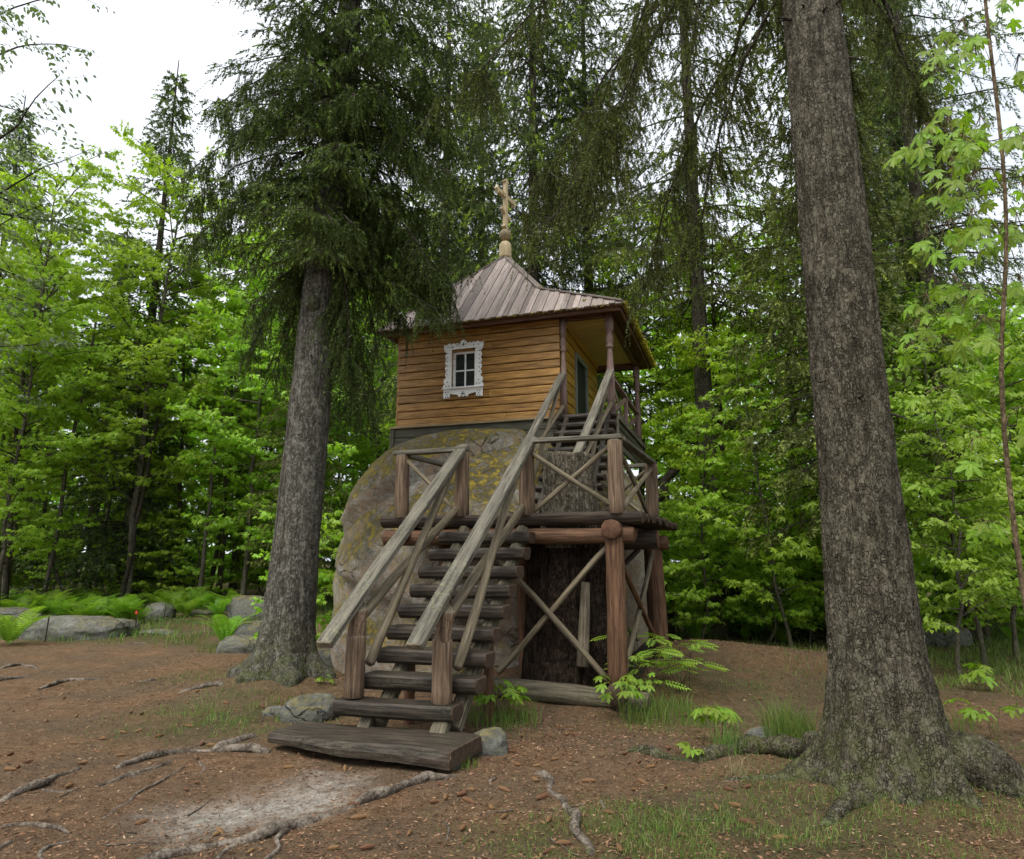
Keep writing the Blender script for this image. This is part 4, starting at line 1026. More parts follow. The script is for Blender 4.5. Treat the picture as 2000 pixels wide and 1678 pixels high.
# ---- broadleaf trees: palmate leaves in flat sprays
def palm(stops):
    pts = [(a, rr) for a, rr in stops] + [(-a, rr) for a, rr in reversed(stops) if 0 < a < 180]
    out = np.array([(math.sin(math.radians(a)) * rr, math.cos(math.radians(a)) * rr + .12) for a, rr in pts])
    return out
LEAF_MID = palm([(0, 1), (26, .46), (52, .95), (80, .42), (108, .66), (160, .22)])
LEAF_BIG = palm([(0, 1), (7, .78), (13, .80), (19, .56), (26, .44), (33, .60), (40, .84), (46, .80), (52, .98), (59, .76), (67, .76), (73, .5), (82, .38), (91, .52), (98, .60), (108, .70), (120, .46), (137, .36), (158, .28), (178, .10)])
LEAF_OVAL = palm([(0, 1), (35, .55), (90, .42), (150, .5)])
def leaves(P, tip, nrm, size, outline, r, rnd, fold=.18, droop=.30):
    n = len(P); k = len(outline)
    y = unit(tip); z = nrm - y * (nrm * y).sum(-1, keepdims=True); z = unit(z); x = np.cross(y, z)
    o = np.concatenate([[(0, .15)], outline])
    rr = np.hypot(o[:, 0], o[:, 1])
    zz = fold * np.abs(o[:, 0]) - droop * rr ** 2
    V = P[:, None] + size[:, None, None] * (x[:, None] * o[None, :, :1] + y[:, None] * o[None, :, 1:2] + z[:, None] * zz[None, :, None])
    j = np.arange(k); tri = np.stack([np.zeros(k, int), 1 + (j + 1) % k, 1 + j], -1)
    Fm = (np.arange(n) * (k + 1))[:, None, None] + tri[None]
    return V.reshape(-1, 3), Fm.reshape(-1, 3), np.repeat(rnd, k + 1)
def broad_parts(H, h0, crown_r, trunk_r, seed, nbr, leaf=.10, shoot_gap=.22, density=1.0, up=.55, outline=LEAF_MID, lean=(0, 0), prof=None, pairs=3, kink=.04, layered=.62, tipdroop=.5):
    r = np.random.default_rng(seed)
    nz = 16; zs = np.linspace(0, H, nz + 1)
    w = np.cumsum(r.normal(0, kink, (nz + 1, 2)), 0); w -= w[0]
    path = np.c_[w[:, 0] + lean[0] * zs, w[:, 1] + lean[1] * zs, zs]
    rad = trunk_r * (1 - zs / H) ** .8 + .004; rad[0] *= 1.35
    TV = [tube(path, rad, 8, .05, seed)]
    S0, S1, R0, R1 = [], [], [], []; LP, LT, LN, LS, LR = [], [], [], [], []
    at = lambda z: np.array([np.interp(z, zs, path[:, q]) for q in range(3)])
    hb = h0 + (H - h0) * (np.arange(nbr) + r.random(nbr)) / nbr
    a0 = r.random() * 6.28
    for i, z in enumerate(hb):
        s = (z - h0) / (H - h0)
        L = crown_r * (prof(s) if prof else (.6 + 1.3 * s - 1.45 * s * s)) * r.uniform(.45, 1.25)
        L = max(L, .25)
        a = a0 + i * 2.39996 + r.uniform(-.5, .5)
        h = np.array([math.cos(a), math.sin(a), 0.])
        n = max(3, int(L / .3)); t = np.linspace(0, 1, n + 1)
        upv = up * r.choice([.25, .6, 1.0, 1.7]) * r.uniform(.7, 1.3)
        pts = at(z)[None] + h[None] * (L * t)[:, None] + np.array([0, 0, 1.])[None] * (L * upv * (t - .45 * t * t))[:, None] + np.cumsum(r.normal(0, .02 * L, (n + 1, 3)), 0) * t[:, None]
        br = np.maximum(.0035, (.006 + .010 * L) * (1 - .85 * t))
        S0.append(pts[:-1]); S1.append(pts[1:]); R0.append(br[:-1]); R1.append(br[1:])
        m = max(2, int(L / shoot_gap * 1.3 * density))
        ts = np.clip(.15 + .85 * (np.arange(m) + r.random(m)) / m, 0, 1)
        for q in range(m + 1):
            tq = ts[q] if q < m else 1.0
            b = np.array([np.interp(tq, t, pts[:, c_]) for c_ in range(3)])
            sa = a + (r.choice([-1, 1]) * r.uniform(.5, 1.3) if q < m else r.normal(0, .2))
            sl = (.18 + .32 * L * (1 - tq * .7)) * r.uniform(.5, 1.2) if q < m else .2
            d = unit(np.array([math.cos(sa), math.sin(sa), r.uniform(-.45, .8)]))
            e = b + d * sl
            S0.append(b[None]); S1.append(e[None]); R0.append([.0035]); R1.append([.0018])
            np_ = max(1, int(round(pairs * sl / .3)))
            tone = r.random()
            for p_ in range(np_ + 1):
                f_ = (p_ + .6) / (np_ + .6) if p_ < np_ else 1.0
                c0 = b + (e - b) * min(f_, 1)
                for sg in ((-1, 1) if p_ < np_ else (0,)):
                    la = sa + sg * r.uniform(.7, 1.3)
                    o = np.array([math.cos(la), math.sin(la), 0.])
                    LP.append(c0 + o * leaf * .55 + np.array([0, 0, r.uniform(-.03, .02)]))
                    LT.append(o + np.array([0, 0, -tipdroop * r.uniform(.2, 1.8)]))
                    LN.append(np.array([r.normal(0, layered), r.normal(0, layered), 1.0]))
                    LS.append(leaf * r.uniform(.5, 1.1)); LR.append(.55 * tone + .45 * r.random())
    TV.append(prisms(np.concatenate(S0), np.concatenate(S1), np.concatenate([np.asarray(x) for x in R0]), np.concatenate([np.asarray(x) for x in R1]), 3))
    LP, LT, LN, LS, LR = map(np.array, (LP, LT, LN, LS, LR))
    return join(TV), leaves(LP, LT, LN, LS, outline, r, LR)

# ------------------------------------------------------------------ the two big spruces
def big_trunk(H, r_of, seed, nz, na, roots, lean=(0, 0), bark_amp=.010, dens=1.0):
    """trunk skin with buttresses (angle, length, height, width) and bark relief"""
    zs = np.concatenate([np.linspace(-.15, 1.6, int(nz * .42)), np.linspace(1.6, H, nz - int(nz * .42) + 1)[1:]])
    A = np.arange(na) / na * 2 * PI
    T, Z = np.meshgrid(A, zs)
    R = np.interp(Z, *r_of)
    for (ang, ln, ht, wd) in roots:
        da = np.angle(np.exp(1j * (T - ang)))
        R = R + ln * np.exp(-(da / wd) ** 2) * np.exp(-np.maximum(Z, 0) / ht)
    u = T * R.mean() * 1.0
    cx, sx = np.cos(T), np.sin(T)
    n1 = vnoise(cx * 7 * dens + 11, Z * 4 * dens + sx * 7 * dens, seed) - .5
    n2 = vnoise(cx * 22 * dens + 5, Z * 9 * dens + sx * 22 * dens, seed + 4) - .5
    n3 = vnoise(cx * 50 * dens, Z * 26 * dens + sx * 50 * dens, seed + 8) - .5
    R = R + bark_amp * (1.4 * n1 + 1.5 * n2 + 1.1 * n3) * (1 + .9 * np.exp(-np.maximum(Z, 0) / .5))
    V = np.stack([R * cx + lean[0] * Z, R * sx + lean[1] * Z, Z], -1).reshape(-1, 3)
    n = len(zs); i, j = np.meshgrid(np.arange(n - 1), np.arange(na), indexing='ij'); j2 = (j + 1) % na
    return V, np.stack([i * na + j, i * na + j2, (i + 1) * na + j2, (i + 1) * na + j], -1).reshape(-1, 4)

def hanging_limb(r, base, end, sag, ntw, store, spread=.45, tint=.3, hanglen=.5):
    """a long drooping limb from base to end with curtains of twigs"""
    base, end = np.array(base, float), np.array(end, float)
    n = 16; t = np.linspace(0, 1, n)
    d = end - base; L = np.linalg.norm(d)
    bulge = np.array([0, 0, sag]) * (np.sin(PI * t ** .7))[:, None] + np.cumsum(r.normal(0, .012 * L, (n, 3)), 0) * np.sin(PI * t)[:, None]
    pts = base + d * t[:, None] + bulge
    br = .022 * (1 - .8 * t) + .003
    store[0].append(pts[:-1]); store[1].append(pts[1:]); store[2].append(br[:-1]); store[3].append(br[1:])
    ts = r.random(ntw) ** .75
    for tt in ts:
        b = np.array([np.interp(tt, t, pts[:, q]) for q in range(3)])
        hd = unit(np.array([r.normal(), r.normal(), 0]))
        sl = spread * r.uniform(.15, 1.0)
        e = b + hd * sl * .55 + np.array([0, 0, -sl * r.uniform(.1, .7)])
        store[0].append(b[None]); store[1].append(e[None]); store[2].append([.005]); store[3].append([.002])
        k = max(3, int(sl / .045)); f_ = r.random(k)
        B = b + (e - b) * f_[:, None]
        D = unit(hd * .25 + r.normal(0, .16, (k, 3)) + np.array([0, 0, -1.]))
        store[4].append(B); store[5].append(D); store[6].append(r.uniform(.3, 1.0, k) * hanglen); store[7].append(np.clip(tint + r.normal(0, .18, k), 0, .86))
gl = float(gz(*TREE_L)); gr = float(gz(*TREE_R))
# left spruce
def left_limbs(r, store):
    for q in range(30):
        a = r.random() * 6.28; z = r.uniform(5.2, 9.8); L = r.uniform(.9, 1.75)
        hanging_limb(r, (.042 * z, 0, z), (.042 * z + math.cos(a) * L, math.sin(a) * L, z - r.uniform(.3, 1.1)), .25, int(16 + 12 * L), store, .42, .28, .50)
    for a, z, L, dz_ in ((-.35, 6.6, 1.6, 1.5), (0, 6.4, 1.7, 1.3), (.05, 6.6, 1.75, 1.6), (-.1, 6.4, 1.6, 1.7), (.1, 6.0, .75, 1.9), (-.7, 5.6, .7, 1.7), (.5, 5.7, .8, 2.1), (-.1, 7.0, 1.85, 1.5), (.2, 6.4, 1.7, 1.3), (2.9, 5.8, 1.1, 1.6), (2.4, 5.9, 1.3, 1.9), (1.3, 5.4, 1.0, 1.9), (.9, 5.3, .9, 2.0), (3.6, 6.6, 1.7, 1.2), (-.2, 5.2, .6, 1.7), (-.5, 7.4, 2.1, 1.3), (.05, 8.2, 2.0, 1.0), (3.2, 7.8, 2.0, 1.0), (3.0, 9.2, 2.1, 1.2), (-.1, 9.4, 2.1, 1.2), (3.4, 6.9, 1.9, 1.0)):
        hanging_limb(r, (.042 * z, 0, z), (.042 * z + math.cos(a) * L, math.sin(a) * L, z - dz_), .35, int(34 + 14 * L), store, .5, .22, .62)
wd_, lf_ = spruce_parts(17.0, 5.2, 2.25, .30, 11, 190, twig_gap=.075, per=17, nl=.046, nw=.018, droop=.62, hang=.42, lean=(.042, .0), tip_frac=.16, z1=15.0, shape=lambda s: (.55 + .5 * min(s * 3, 1)) * (1 - s) ** .5, bare=.10, sparse=1.35, extra=left_limbs, stems=.35)
spL = thing('spruce_tree', 'tall dense dark spruce with grey trunk left of the chapel', 'tree', (TREE_L[0], TREE_L[1], gl - .02))
tv, tf = big_trunk(9.5, ([-.2, 0, .25, .7, 1.5, 5, 9.5], [.46, .42, .355, .315, .290, .245, .17]), 5, 230, 96, [(2.9, .34, .16, .34), (-2.2, .22, .20, .30), (-1.1, .20, .18, .3), (-.1, .24, .16, .28), (1.2, .2, .2, .4)], (.042, 0), .008, .8)
link('trunk', mesh_from('left_spruce_trunk', tv, tf, MAT['bark_pale'], smooth=True), spL)
link('branches', mesh_from('left_spruce_branches', wd_[0], wd_[1], MAT['bark_dark'], smooth=True), spL)
link('crown', mesh_from('left_spruce_crown', lf_[0], lf_[1], MAT['needle'], attrs=dict(rnd=lf_[2])), spL)
kn = blob('burl', 14, 20, lambda D: D * (1 + (noise3(D * 2, 3) - .5) * .9)[:, None] * np.array([.10, .09, .12]), MAT['bark_pale'], parent=spL)
kn.location = (.042 * 4.75 - .03, -.245, 4.75)

# right spruce: bare trunk in view, crown above with long hanging limbs
spR = thing('spruce_tree', 'thick bare spruce trunk with spreading roots in the right foreground', 'tree', (TREE_R[0], TREE_R[1], gr - .03))
tv, tf = big_trunk(13.0, ([-.2, 0, .15, .35, .7, 1.3, 2.2, 4.5, 6.5, 13], [.47, .44, .40, .362, .322, .286, .262, .240, .215, .12]), 9, 330, 150, [(2.75, .22, .16, .28), (-1.9, .12, .30, .26), (-1.15, .20, .34, .22), (-.25, .24, .22, .22), (.6, .22, .2, .3), (1.7, .2, .2, .3), (-2.6, .12, .25, .2)], (-.004, 0), .0105, 1.0)
link('trunk', mesh_from('right_spruce_trunk', tv, tf, MAT['bark'], smooth=True), spR)
def root_tube(pts, r0, r1, seed, sink=.35, k=10, n=None, absolute=False, rel=None, flat=.8):
    pts = np.asarray(pts, float); n = n or max(14, int(len(pts) * 7))
    d = np.r_[0, np.cumsum(np.linalg.norm(np.diff(pts[:, :2], axis=0), axis=1))]; s = np.linspace(0, d[-1], n)
    x = np.interp(s, d, pts[:, 0]); y = np.interp(s, d, pts[:, 1])
    for _ in range(2): x[1:-1] = (x[:-2] + 2 * x[1:-1] + x[2:]) / 4; y[1:-1] = (y[:-2] + 2 * y[1:-1] + y[2:]) / 4
    wig = (vnoise(s * 5, s * 0 + seed, seed) - .5) * .07; x = x + wig; y = y + wig * .5
    rr = np.interp(s, [0, d[-1]], [r0, r1]) * (.75 + .55 * vnoise(s * 6, s * 0 + 3, seed + 1))
    ends = np.minimum(1, np.minimum(np.arange(n), np.arange(n)[::-1]) / 3.0)
    z = gz(x, y) + rr * (1 - 2 * sink) * (.3 + .7 * ends) - (1 - ends) * rr * 1.1 + (vnoise(s * 2.6, s * 0 + 9, seed + 2) - .55) * rr * 2.0
    P = np.stack([x, y, z], -1)
    if rel is not None: P = P - rel
    return tube(P, rr, k, .22, seed)
relR = np.array([TREE_R[0], TREE_R[1], gr - .03])
big_root = np.array([(2.62, 5.0), (2.85, 4.92), (3.15, 4.72), (3.5, 4.5), (3.95, 4.3), (4.6, 4.1)])
link('root', mesh_from('root', *root_tube(big_root, .21, .09, 3, .34, 16, 40, rel=relR), MAT['bark'], smooth=True), spR)
g1, g2, g3, g4 = gp(1555, 1482), gp(1445, 1470), gp(1350, 1488), gp(1215, 1464)
link('root', mesh_from('root', *root_tube([(2.3, 5.05), g1[:2], gp(1500, 1472)[:2], g2[:2], g3[:2], gp(1290, 1480)[:2], g4[:2]], .10, .035, 4, .36, 12, 40, rel=relR), MAT['bark'], smooth=True), spR)
link('root', mesh_from('root', *root_tube([(2.35, 4.85), gp(1560, 1515)[:2], gp(1480, 1518)[:2], gp(1400, 1530)[:2]], .09, .03, 6, .42, 12, 30, rel=relR), MAT['bark'], smooth=True), spR)
link('root', mesh_from('root', *root_tube([(2.4, 4.7), gp(1650, 1580)[:2], gp(1600, 1620)[:2]], .07, .02, 7, .4, 10, 20, rel=relR), MAT['bark'], smooth=True), spR)
r = np.random.default_rng(21)
stR = [[] for _ in range(8)]
limbs = [((0, 0, 7.6), (-2.30, 1.6, 4.75), .45, 42), ((0, 0, 8.2), (-1.75, .9, 5.2), .5, 36), ((0, .1, 7.2), (-1.15, 1.9, 4.3), .35, 40), ((0, 0, 8.6), (-1.0, .5, 5.6), .4, 26), ((0, 0, 7.9), (-2.6, 2.6, 5.4), .45, 40),
         ((0, 0, 6.9), (-.75, 1.2, 4.6), .2, 26), ((0, 0, 8.3), (-3.1, 1.0, 6.0), .5, 34), ((0, 0, 6.4), (1.1, 1.6, 4.7), .25, 30), ((0, 0, 7.0), (1.7, 1.0, 5.2), .35, 30), ((0, 0, 7.4), (.8, 2.1, 5.0), .3, 34), ((0, 0, 7.8), (2.3, 1.8, 5.6), .35, 32),
         ((0, 0, 8.8), (-1.9, 2.8, 5.9), .5, 36), ((0, 0, 9.2), (1.4, 2.6, 6.2), .4, 30)]
for b, e, sg, nt in limbs: hanging_limb(r, b, e, sg, int(nt * 1.5), stR, .55, .35, .6)
B_, D_, L_, T_ = (np.concatenate(stR[q]) for q in (4, 5, 6, 7))
nv, nr_ = needles(B_, D_, L_, 30, .036, .013, r, T_, .1)
sv, sf = join([prisms(np.concatenate(stR[0]), np.concatenate(stR[1]), np.concatenate([np.asarray(x) for x in stR[2]]), np.concatenate([np.asarray(x) for x in stR[3]]), 4), prisms(B_, B_ + unit(D_ + np.array([0, 0, -.1])) * L_[:, None], np.full(len(B_), .0025), np.full(len(B_), .001), 3)])
link('branches', mesh_from('right_spruce_branches', sv, sf, MAT['bark_dark'], smooth=True), spR)
link('crown', mesh_from('right_spruce_crown', nv, np.arange(len(nv)).reshape(-1, 3), MAT['needle_olive'], attrs=dict(rnd=nr_)), spR)

# short dead stubs on both trunks
r = np.random.default_rng(12)
for tree, lean_, zr, rad_, n_ in ((spR, -.004, (1.6, 6.2), .24, 11), (spL, .042, (2.2, 5.4), .26, 9)):
    for q in range(n_):
        a = r.uniform(-3.0, -.1); z = r.uniform(*zr); h = np.array([math.cos(a), math.sin(a), r.uniform(-.5, .1)]); p = np.array([lean_ * z + math.cos(a) * rad_ * .85, math.sin(a) * rad_ * .85, z]); L = r.uniform(.06, .20)
        link('branch_stub', mesh_from('branch_stub', *tube(np.array([p, p + h * L * .5 + np.array([0, 0, .01]), p + h * L]), [.014, .010, .006], 6, .2, q), MAT['bark_dark'], smooth=True), tree)

# ------------------------------------------------------------------ spruces behind
wd_, lf_ = spruce_parts(22.0, 5.6, 2.9, .22, 31, 200, twig_gap=.12, per=15, nl=.085, nw=.032, droop=.5, hang=.42, tip_frac=.34, z1=20.5, shape=lambda s: (1 - s) ** .55 * min(1, .8 + s), sparse=1.2, bare=.08, tw_len=1.25, stems=.12)
spA = make_tree('spruce_tree', 'tall light green spruce directly behind the chapel cross', 'tree', wd_, lf_, 'bark', 'needle_light', gpt(.55, 16.2), 0)
wd_, lf_ = spruce_parts(20.0, 1.6, 2.3, .20, 41, 190, twig_gap=.14, per=10, nl=.11, nw=.05, droop=.5, hang=.42, tip_frac=.05, z1=19.0, sparse=1.1, bare=.06, tw_len=1.35, stems=.2)
spB = make_tree('spruce_tree', 'dark spruce behind the right spruce trunk', 'tree', wd_, lf_, 'bark_dark', 'needle_olive', gpt(5.6, 11.8), 1.0)
wd_, lf_ = spruce_parts(13.0, .5, 2.1, .15, 51, 190, twig_gap=.13, per=9, nl=.085, nw=.04, droop=.35, hang=.30, tip_frac=.08, z1=12.7, sparse=1.1, bare=.05, tw_len=1.2, stems=.2, shape=lambda s: (1 - s) ** .85)
spC = make_tree('spruce_tree', 'slim pointed spruce rising against the open sky at left', 'tree', wd_, lf_, 'bark_dark', 'needle_light', gpt(-13.3, 24.0), 0, scale=1.62)
wd_, lf_ = spruce_parts(24.0, 7.4, 3.3, .22, 61, 115, twig_gap=.13, per=16, nl=.085, nw=.030, droop=.62, hang=.5, tip_frac=.14, z1=20.0, shape=lambda s: (1 - s) ** .5, sparse=.95, bare=.08, tw_len=1.6, stems=.15)
spD = make_tree('spruce_tree', 'tall spruce with long drooping olive branches right of the cross', 'tree', wd_, lf_, 'bark', 'needle_olive', gpt(4.3, 14.9), 0)
more = [(spD, 9.3, 14.4, 1.0, 1.0, 'high crowned drooping spruce right of the thick right trunk'),
        (spB, 11.6, 18.5, 2.0, 1.05, 'dark spruce filling the sky behind the close maple'),
        (spA, -1.9, 18.0, 1.0, 1.0, 'light green spruce filling the gap left of the chapel cross'),
        (spA, 2.1, 17.6, 2.0, .95, 'spruce with grey hanging twigs right of the chapel cross'),
        (spB, -6.2, 20.0, 2.2, .70, 'shaded spruce standing between the left spruce and the boulder'),
        (spB, 7.9, 15.5, 3.3, 1.0, 'dark spruce seen between right trunk and the close maple'),
        (spC, -19.2, 24.0, 1.3, 1.5, 'spruce with pale tips at the far left edge against the sky'),
        (spA, 10.8, 17.5, 4.1, .95, 'tall spruce at the far right edge behind the close maple'),
        (spB, -1.0, 20.5, .3, 1.05, 'dark spruce seen between the left spruce crown and the roof')]
for src, x, y, rz, sc, lab in more: copy_tree(src, gpt(x, y, -.05), (0, 0, rz), sc, lab, 'tree')
gr_ = 'dark spruces deep in the forest'
r = np.random.default_rng(77)
for x, y in ((-22, 29), (-15.5, 29), (-9.6, 29), (-12.5, 31.5), (-6.0, 29.5), (-18.8, 31), (-24, 33), (-18.5, 36), (-12.5, 35), (-6.5, 33), (-3.5, 30), (0.5, 33), (8.5, 31), (16.5, 30), (22, 34), (-28, 40), (13, 38)):
    copy_tree((spB, spC)[int(r.random() < .45)], gpt(x, y, -.05), (0, 0, r.random() * 6.28), r.uniform(.85, 1.2), 'dark spruce deep in the forest behind the clearing', 'tree', gr_)

# the far wood that reads as one mass
r = np.random.default_rng(91)
n = 62000
x = r.uniform(-60, 60, n); y = 40 + 10 * r.random(n) - (np.abs(x) / 60) ** 2 * 12; z = 17 * r.random(n) ** 1.15
k = fbm(x * .35, z * .35, 3, 3) > .40
x, y, z = x[k], y[k], z[k]; n = len(x)
v_, f_, a_ = leaves(np.c_[x, y, gz(x, y) + z], unit(r.normal(size=(n, 3)) * np.array([1, 1, .5])), np.array([0, -.4, 1.]) + r.normal(0, .5, (n, 3)), r.uniform(.28, .62, n), LEAF_OVAL, r, r.random(n) * .6)
fw = link('far_forest', mesh_from('far_forest', v_, f_, MAT['maple'], attrs=dict(rnd=a_)))
tag(fw, 'green wood closing the view behind the trees', 'forest', kind='stuff')

# ------------------------------------------------------------------ broadleaf trees and saplings
proto = {}
def bproto(key, name, label, cat, bark, leafm, loc, rot, sc, group=None, **kw):
    w_, l_ = broad_parts(**kw)
    proto[key] = make_tree(name, label, cat, w_, l_, bark, leafm, loc, rot, group, sc, 'crown')
    return proto[key]
bproto('tallmaple', 'maple_tree', 'bright green maple reaching into the open sky at left', 'tree', 'bark_thin', 'maple', gpt(-12.2, 22.2), 0, 1.38,
       H=11.2, h0=2.2, crown_r=2.7, trunk_r=.085, seed=3, nbr=62, leaf=.105, shoot_gap=.19, density=1.1, pairs=4, up=.75, lean=(.03, 0))
bproto('midmaple', 'maple_tree', 'young maple with layered leaves in front of the left forest edge', 'tree', 'bark_thin', 'maple', gpt(-8.4, 22.0), 1.2, 1.35,
       H=8.5, h0=1.2, crown_r=2.2, trunk_r=.06, seed=5, nbr=56, leaf=.11, shoot_gap=.19, up=.5, pairs=4)
bproto('sapling', 'maple_sapling', 'slender maple sapling with bright layered leaves beyond the path', 'sapling', 'bark_thin', 'maple', gpt(4.95, 12.6), .4, 1.0,
       H=5.6, h0=.8, crown_r=1.45, trunk_r=.030, seed=8, nbr=38, leaf=.115, shoot_gap=.19, pairs=4, up=.45, lean=(-.06, 0), prof=lambda s: 1.0 - .75 * s)
bproto('yellow', 'broadleaf_tree', 'yellow green leafy tree behind the path right of the porch', 'tree', 'bark_dark', 'maple_y', gpt(4.9, 15.6), 0, .95,
       H=10.5, h0=1.6, crown_r=3.0, trunk_r=.12, seed=12, nbr=60, leaf=.09, shoot_gap=.21, density=1.15, up=.6, outline=LEAF_OVAL, pairs=4)
bproto('rowan', 'rowan_tree', 'thin stemmed rowan with feathery leaves behind the right spruce', 'tree', 'bark_thin', 'rowan', gpt(7.0, 10.6), 0, 1.0,
       H=5.2, h0=.9, crown_r=1.7, trunk_r=.035, seed=15, nbr=32, leaf=.085, shoot_gap=.16, density=1.3, up=.35, outline=LEAF_OVAL, pairs=6, lean=(-.08, 0))
bproto('ash', 'broadleaf_tree', 'tall sparse tree with pale new leaves in the upper left corner', 'tree', 'bark_dark', 'ash', gpt(-13.6, 15.2), 0, 1.1,
       H=14.0, h0=5.0, crown_r=3.6, trunk_r=.16, seed=19, nbr=44, leaf=.10, shoot_gap=.26, density=1.0, up=.8, outline=LEAF_OVAL, pairs=2)
bproto('shrub', 'maple_sapling', 'low maple sapling at the edge of the ferns', 'sapling', 'bark_thin', 'maple', gpt(-11.6, 23.0), 0, 1.2,
       H=2.6, h0=.3, crown_r=.95, trunk_r=.018, seed=23, nbr=22, leaf=.10, shoot_gap=.17, pairs=4, up=.4, prof=lambda s: 1.0 - .6 * s)
singles = [
 ('tallmaple', -15.6, 21.5, 2.0, 1.35, 'maple tree with several dark stems at the left edge', 'tree'),
 ('tallmaple', -8.6, 25.5, 4.0, 1.35, 'maple crown showing just left of the dense spruce', 'tree'),
 ('midmaple', -14.2, 19.4, 3.0, 1.15, 'nearest pale green maple at the left edge of the clearing', 'tree'),
 ('midmaple', -6.4, 21.0, .4, 1.2, 'young maple seen close left of the grey spruce trunk', 'tree'),
 ('sapling', 3.55, 13.4, 2.4, .85, 'maple sapling beside the chapel platform across the path', 'sapling'),
 ('sapling', 5.9, 13.2, 4.4, .80, 'maple sapling left of the thick right trunk', 'sapling'),
 ('yellow', 3.3, 17.2, 2.5, 1.0, 'yellow green tree directly behind the chapel porch', 'tree'),
 ('yellow', 6.9, 16.6, 4.0, 1.05, 'yellow green tree showing left of the thick right trunk', 'tree'),
 ('rowan', 8.2, 11.6, 2.6, 1.05, 'rowan with many feathery leaves at the right edge', 'tree'),
 ('rowan', 6.0, 9.6, 4.0, .75, 'small rowan just right of the thick right trunk', 'tree'),
 ('midmaple', 9.5, 14.2, 5.0, .9, 'leafy maple behind the rowans at the right', 'tree'),
 ('shrub', -3.75, 11.6, 1.0, .75, 'small maple seedling between left spruce and the boulder', 'sapling'),
 ('shrub', -3.55, 12.6, 3.0, 1.0, 'leafy maple sapling against the left side of the boulder', 'sapling'),
]
for k, x, y, rz, sc, lab, cat in singles: copy_tree(proto[k], gpt(x, y, -.03), (0, 0, rz), sc, lab, cat)
r = np.random.default_rng(5)
def fill(pts, keys, lab, cat, grp, sc):
    for x, y in pts:
        copy_tree(proto[keys[int(r.integers(len(keys)))]], gpt(x, y, -.05), (0, 0, r.random() * 6.28), r.uniform(*sc), lab, cat, grp)
fill(((-19.0, 24.2), (-17.0, 27.8), (-13.8, 26.0), (-11.2, 28.0), (-7.4, 28.8), (-5.0, 25.2), (-10.2, 24.4), (-22.5, 26.0)), ('midmaple', 'tallmaple'), 'leafy young maple in the wood at the left', 'tree', 'young maples in the left wood', (.95, 1.35))
fill(((-2.8, 21.6), (-1.2, 24.5), (1.6, 23.5)), ('midmaple', 'tallmaple'), 'leafy young maple half hidden behind the boulder and chapel', 'tree', 'young maples behind the chapel', (.9, 1.25))
fill(((5.4, 21.5), (9.8, 20.2), (13.4, 20.4), (11.6, 15.8), (8.8, 18.2), (10.4, 12.9), (12.9, 13.8)), ('yellow', 'midmaple', 'yellow'), 'leafy young tree in the wood at the right', 'tree', 'young trees in the right wood', (.75, 1.05))
fill([(r.uniform(-22, -4), r.uniform(22.5, 28)) for _ in range(34)], ('shrub',), 'low sapling under the trees of the left wood', 'sapling', 'low saplings in the left wood', (.9, 1.6))
fill([(r.uniform(2.6, 15), r.uniform(13.4, 17)) for _ in range(40)], ('shrub',), 'low sapling under the trees of the right wood', 'sapling', 'low saplings in the right wood', (.7, 1.3))
# slim dark stems between the leaves at left, one of them fallen aslant
r = np.random.default_rng(15)
stems = 'slim grey stems in the left forest'
for i, (px, y) in enumerate(((20, 21.0), (85, 21.5), (190, 24), (238, 22.0), (250, 22.6), (395, 22.5), (405, 24.0), (150, 25), (300, 26), (345, 24), (60, 26), (455, 26))):
    d = ray(px, 1120); x = d[0] / d[1] * y; hgt = r.uniform(6, 10); rd = r.uniform(.05, .10)
    zs = np.linspace(0, hgt, 12); lx = r.normal(0, .05); w = np.cumsum(r.normal(0, .03, 12))
    v_, f_ = tube(np.c_[zs * lx + w, w * .5, zs], rd * (1 - .6 * zs / hgt) + .004, 8, .08, i)
    o = link('slim_tree', mesh_from('slim_tree', v_, f_, MAT['bark_thin' if i % 3 else 'bark_dark'], smooth=True)); o.location = gpt(x, y, -.05)
    tag(o, 'slim bare stemmed tree standing in the left forest shade', 'tree', stems)
p0 = gpt(*(lambda d: (d[0] / d[1] * 21.5, 21.5))(ray(143, 1150))); v_, f_ = tube(np.array([(0, 0, -.05), (-.4, .1, .65), (-.95, .2, 1.55), (-1.35, .3, 2.4)]), [.07, .06, .05, .03], 9, .1, 4)
o = link('dead_trunk', mesh_from('dead_trunk', v_, f_, MAT['bark_dark'], smooth=True)); o.location = p0
tag(o, 'dark dead trunk leaning to the left above the ferns', 'dead trunk')
v_, f_ = tube(np.array([(0, 0, 0), (.0, .1, 2.2), (.1, .15, 3.4), (.45, .2, 3.75), (1.1, .1, 4.0), (1.5, .1, 4.6), (2.0, 0, 4.9)]), [.17, .14, .12, .10, .085, .06, .03], 10, .15, 8)
o = link('old_tree', mesh_from('old_tree', v_, f_, MAT['bark_dark'], smooth=True)); o.location = gpt(3.3, 15.0, -.05)
tag(o, 'crooked mossy old trunk bending right behind the porch', 'tree')

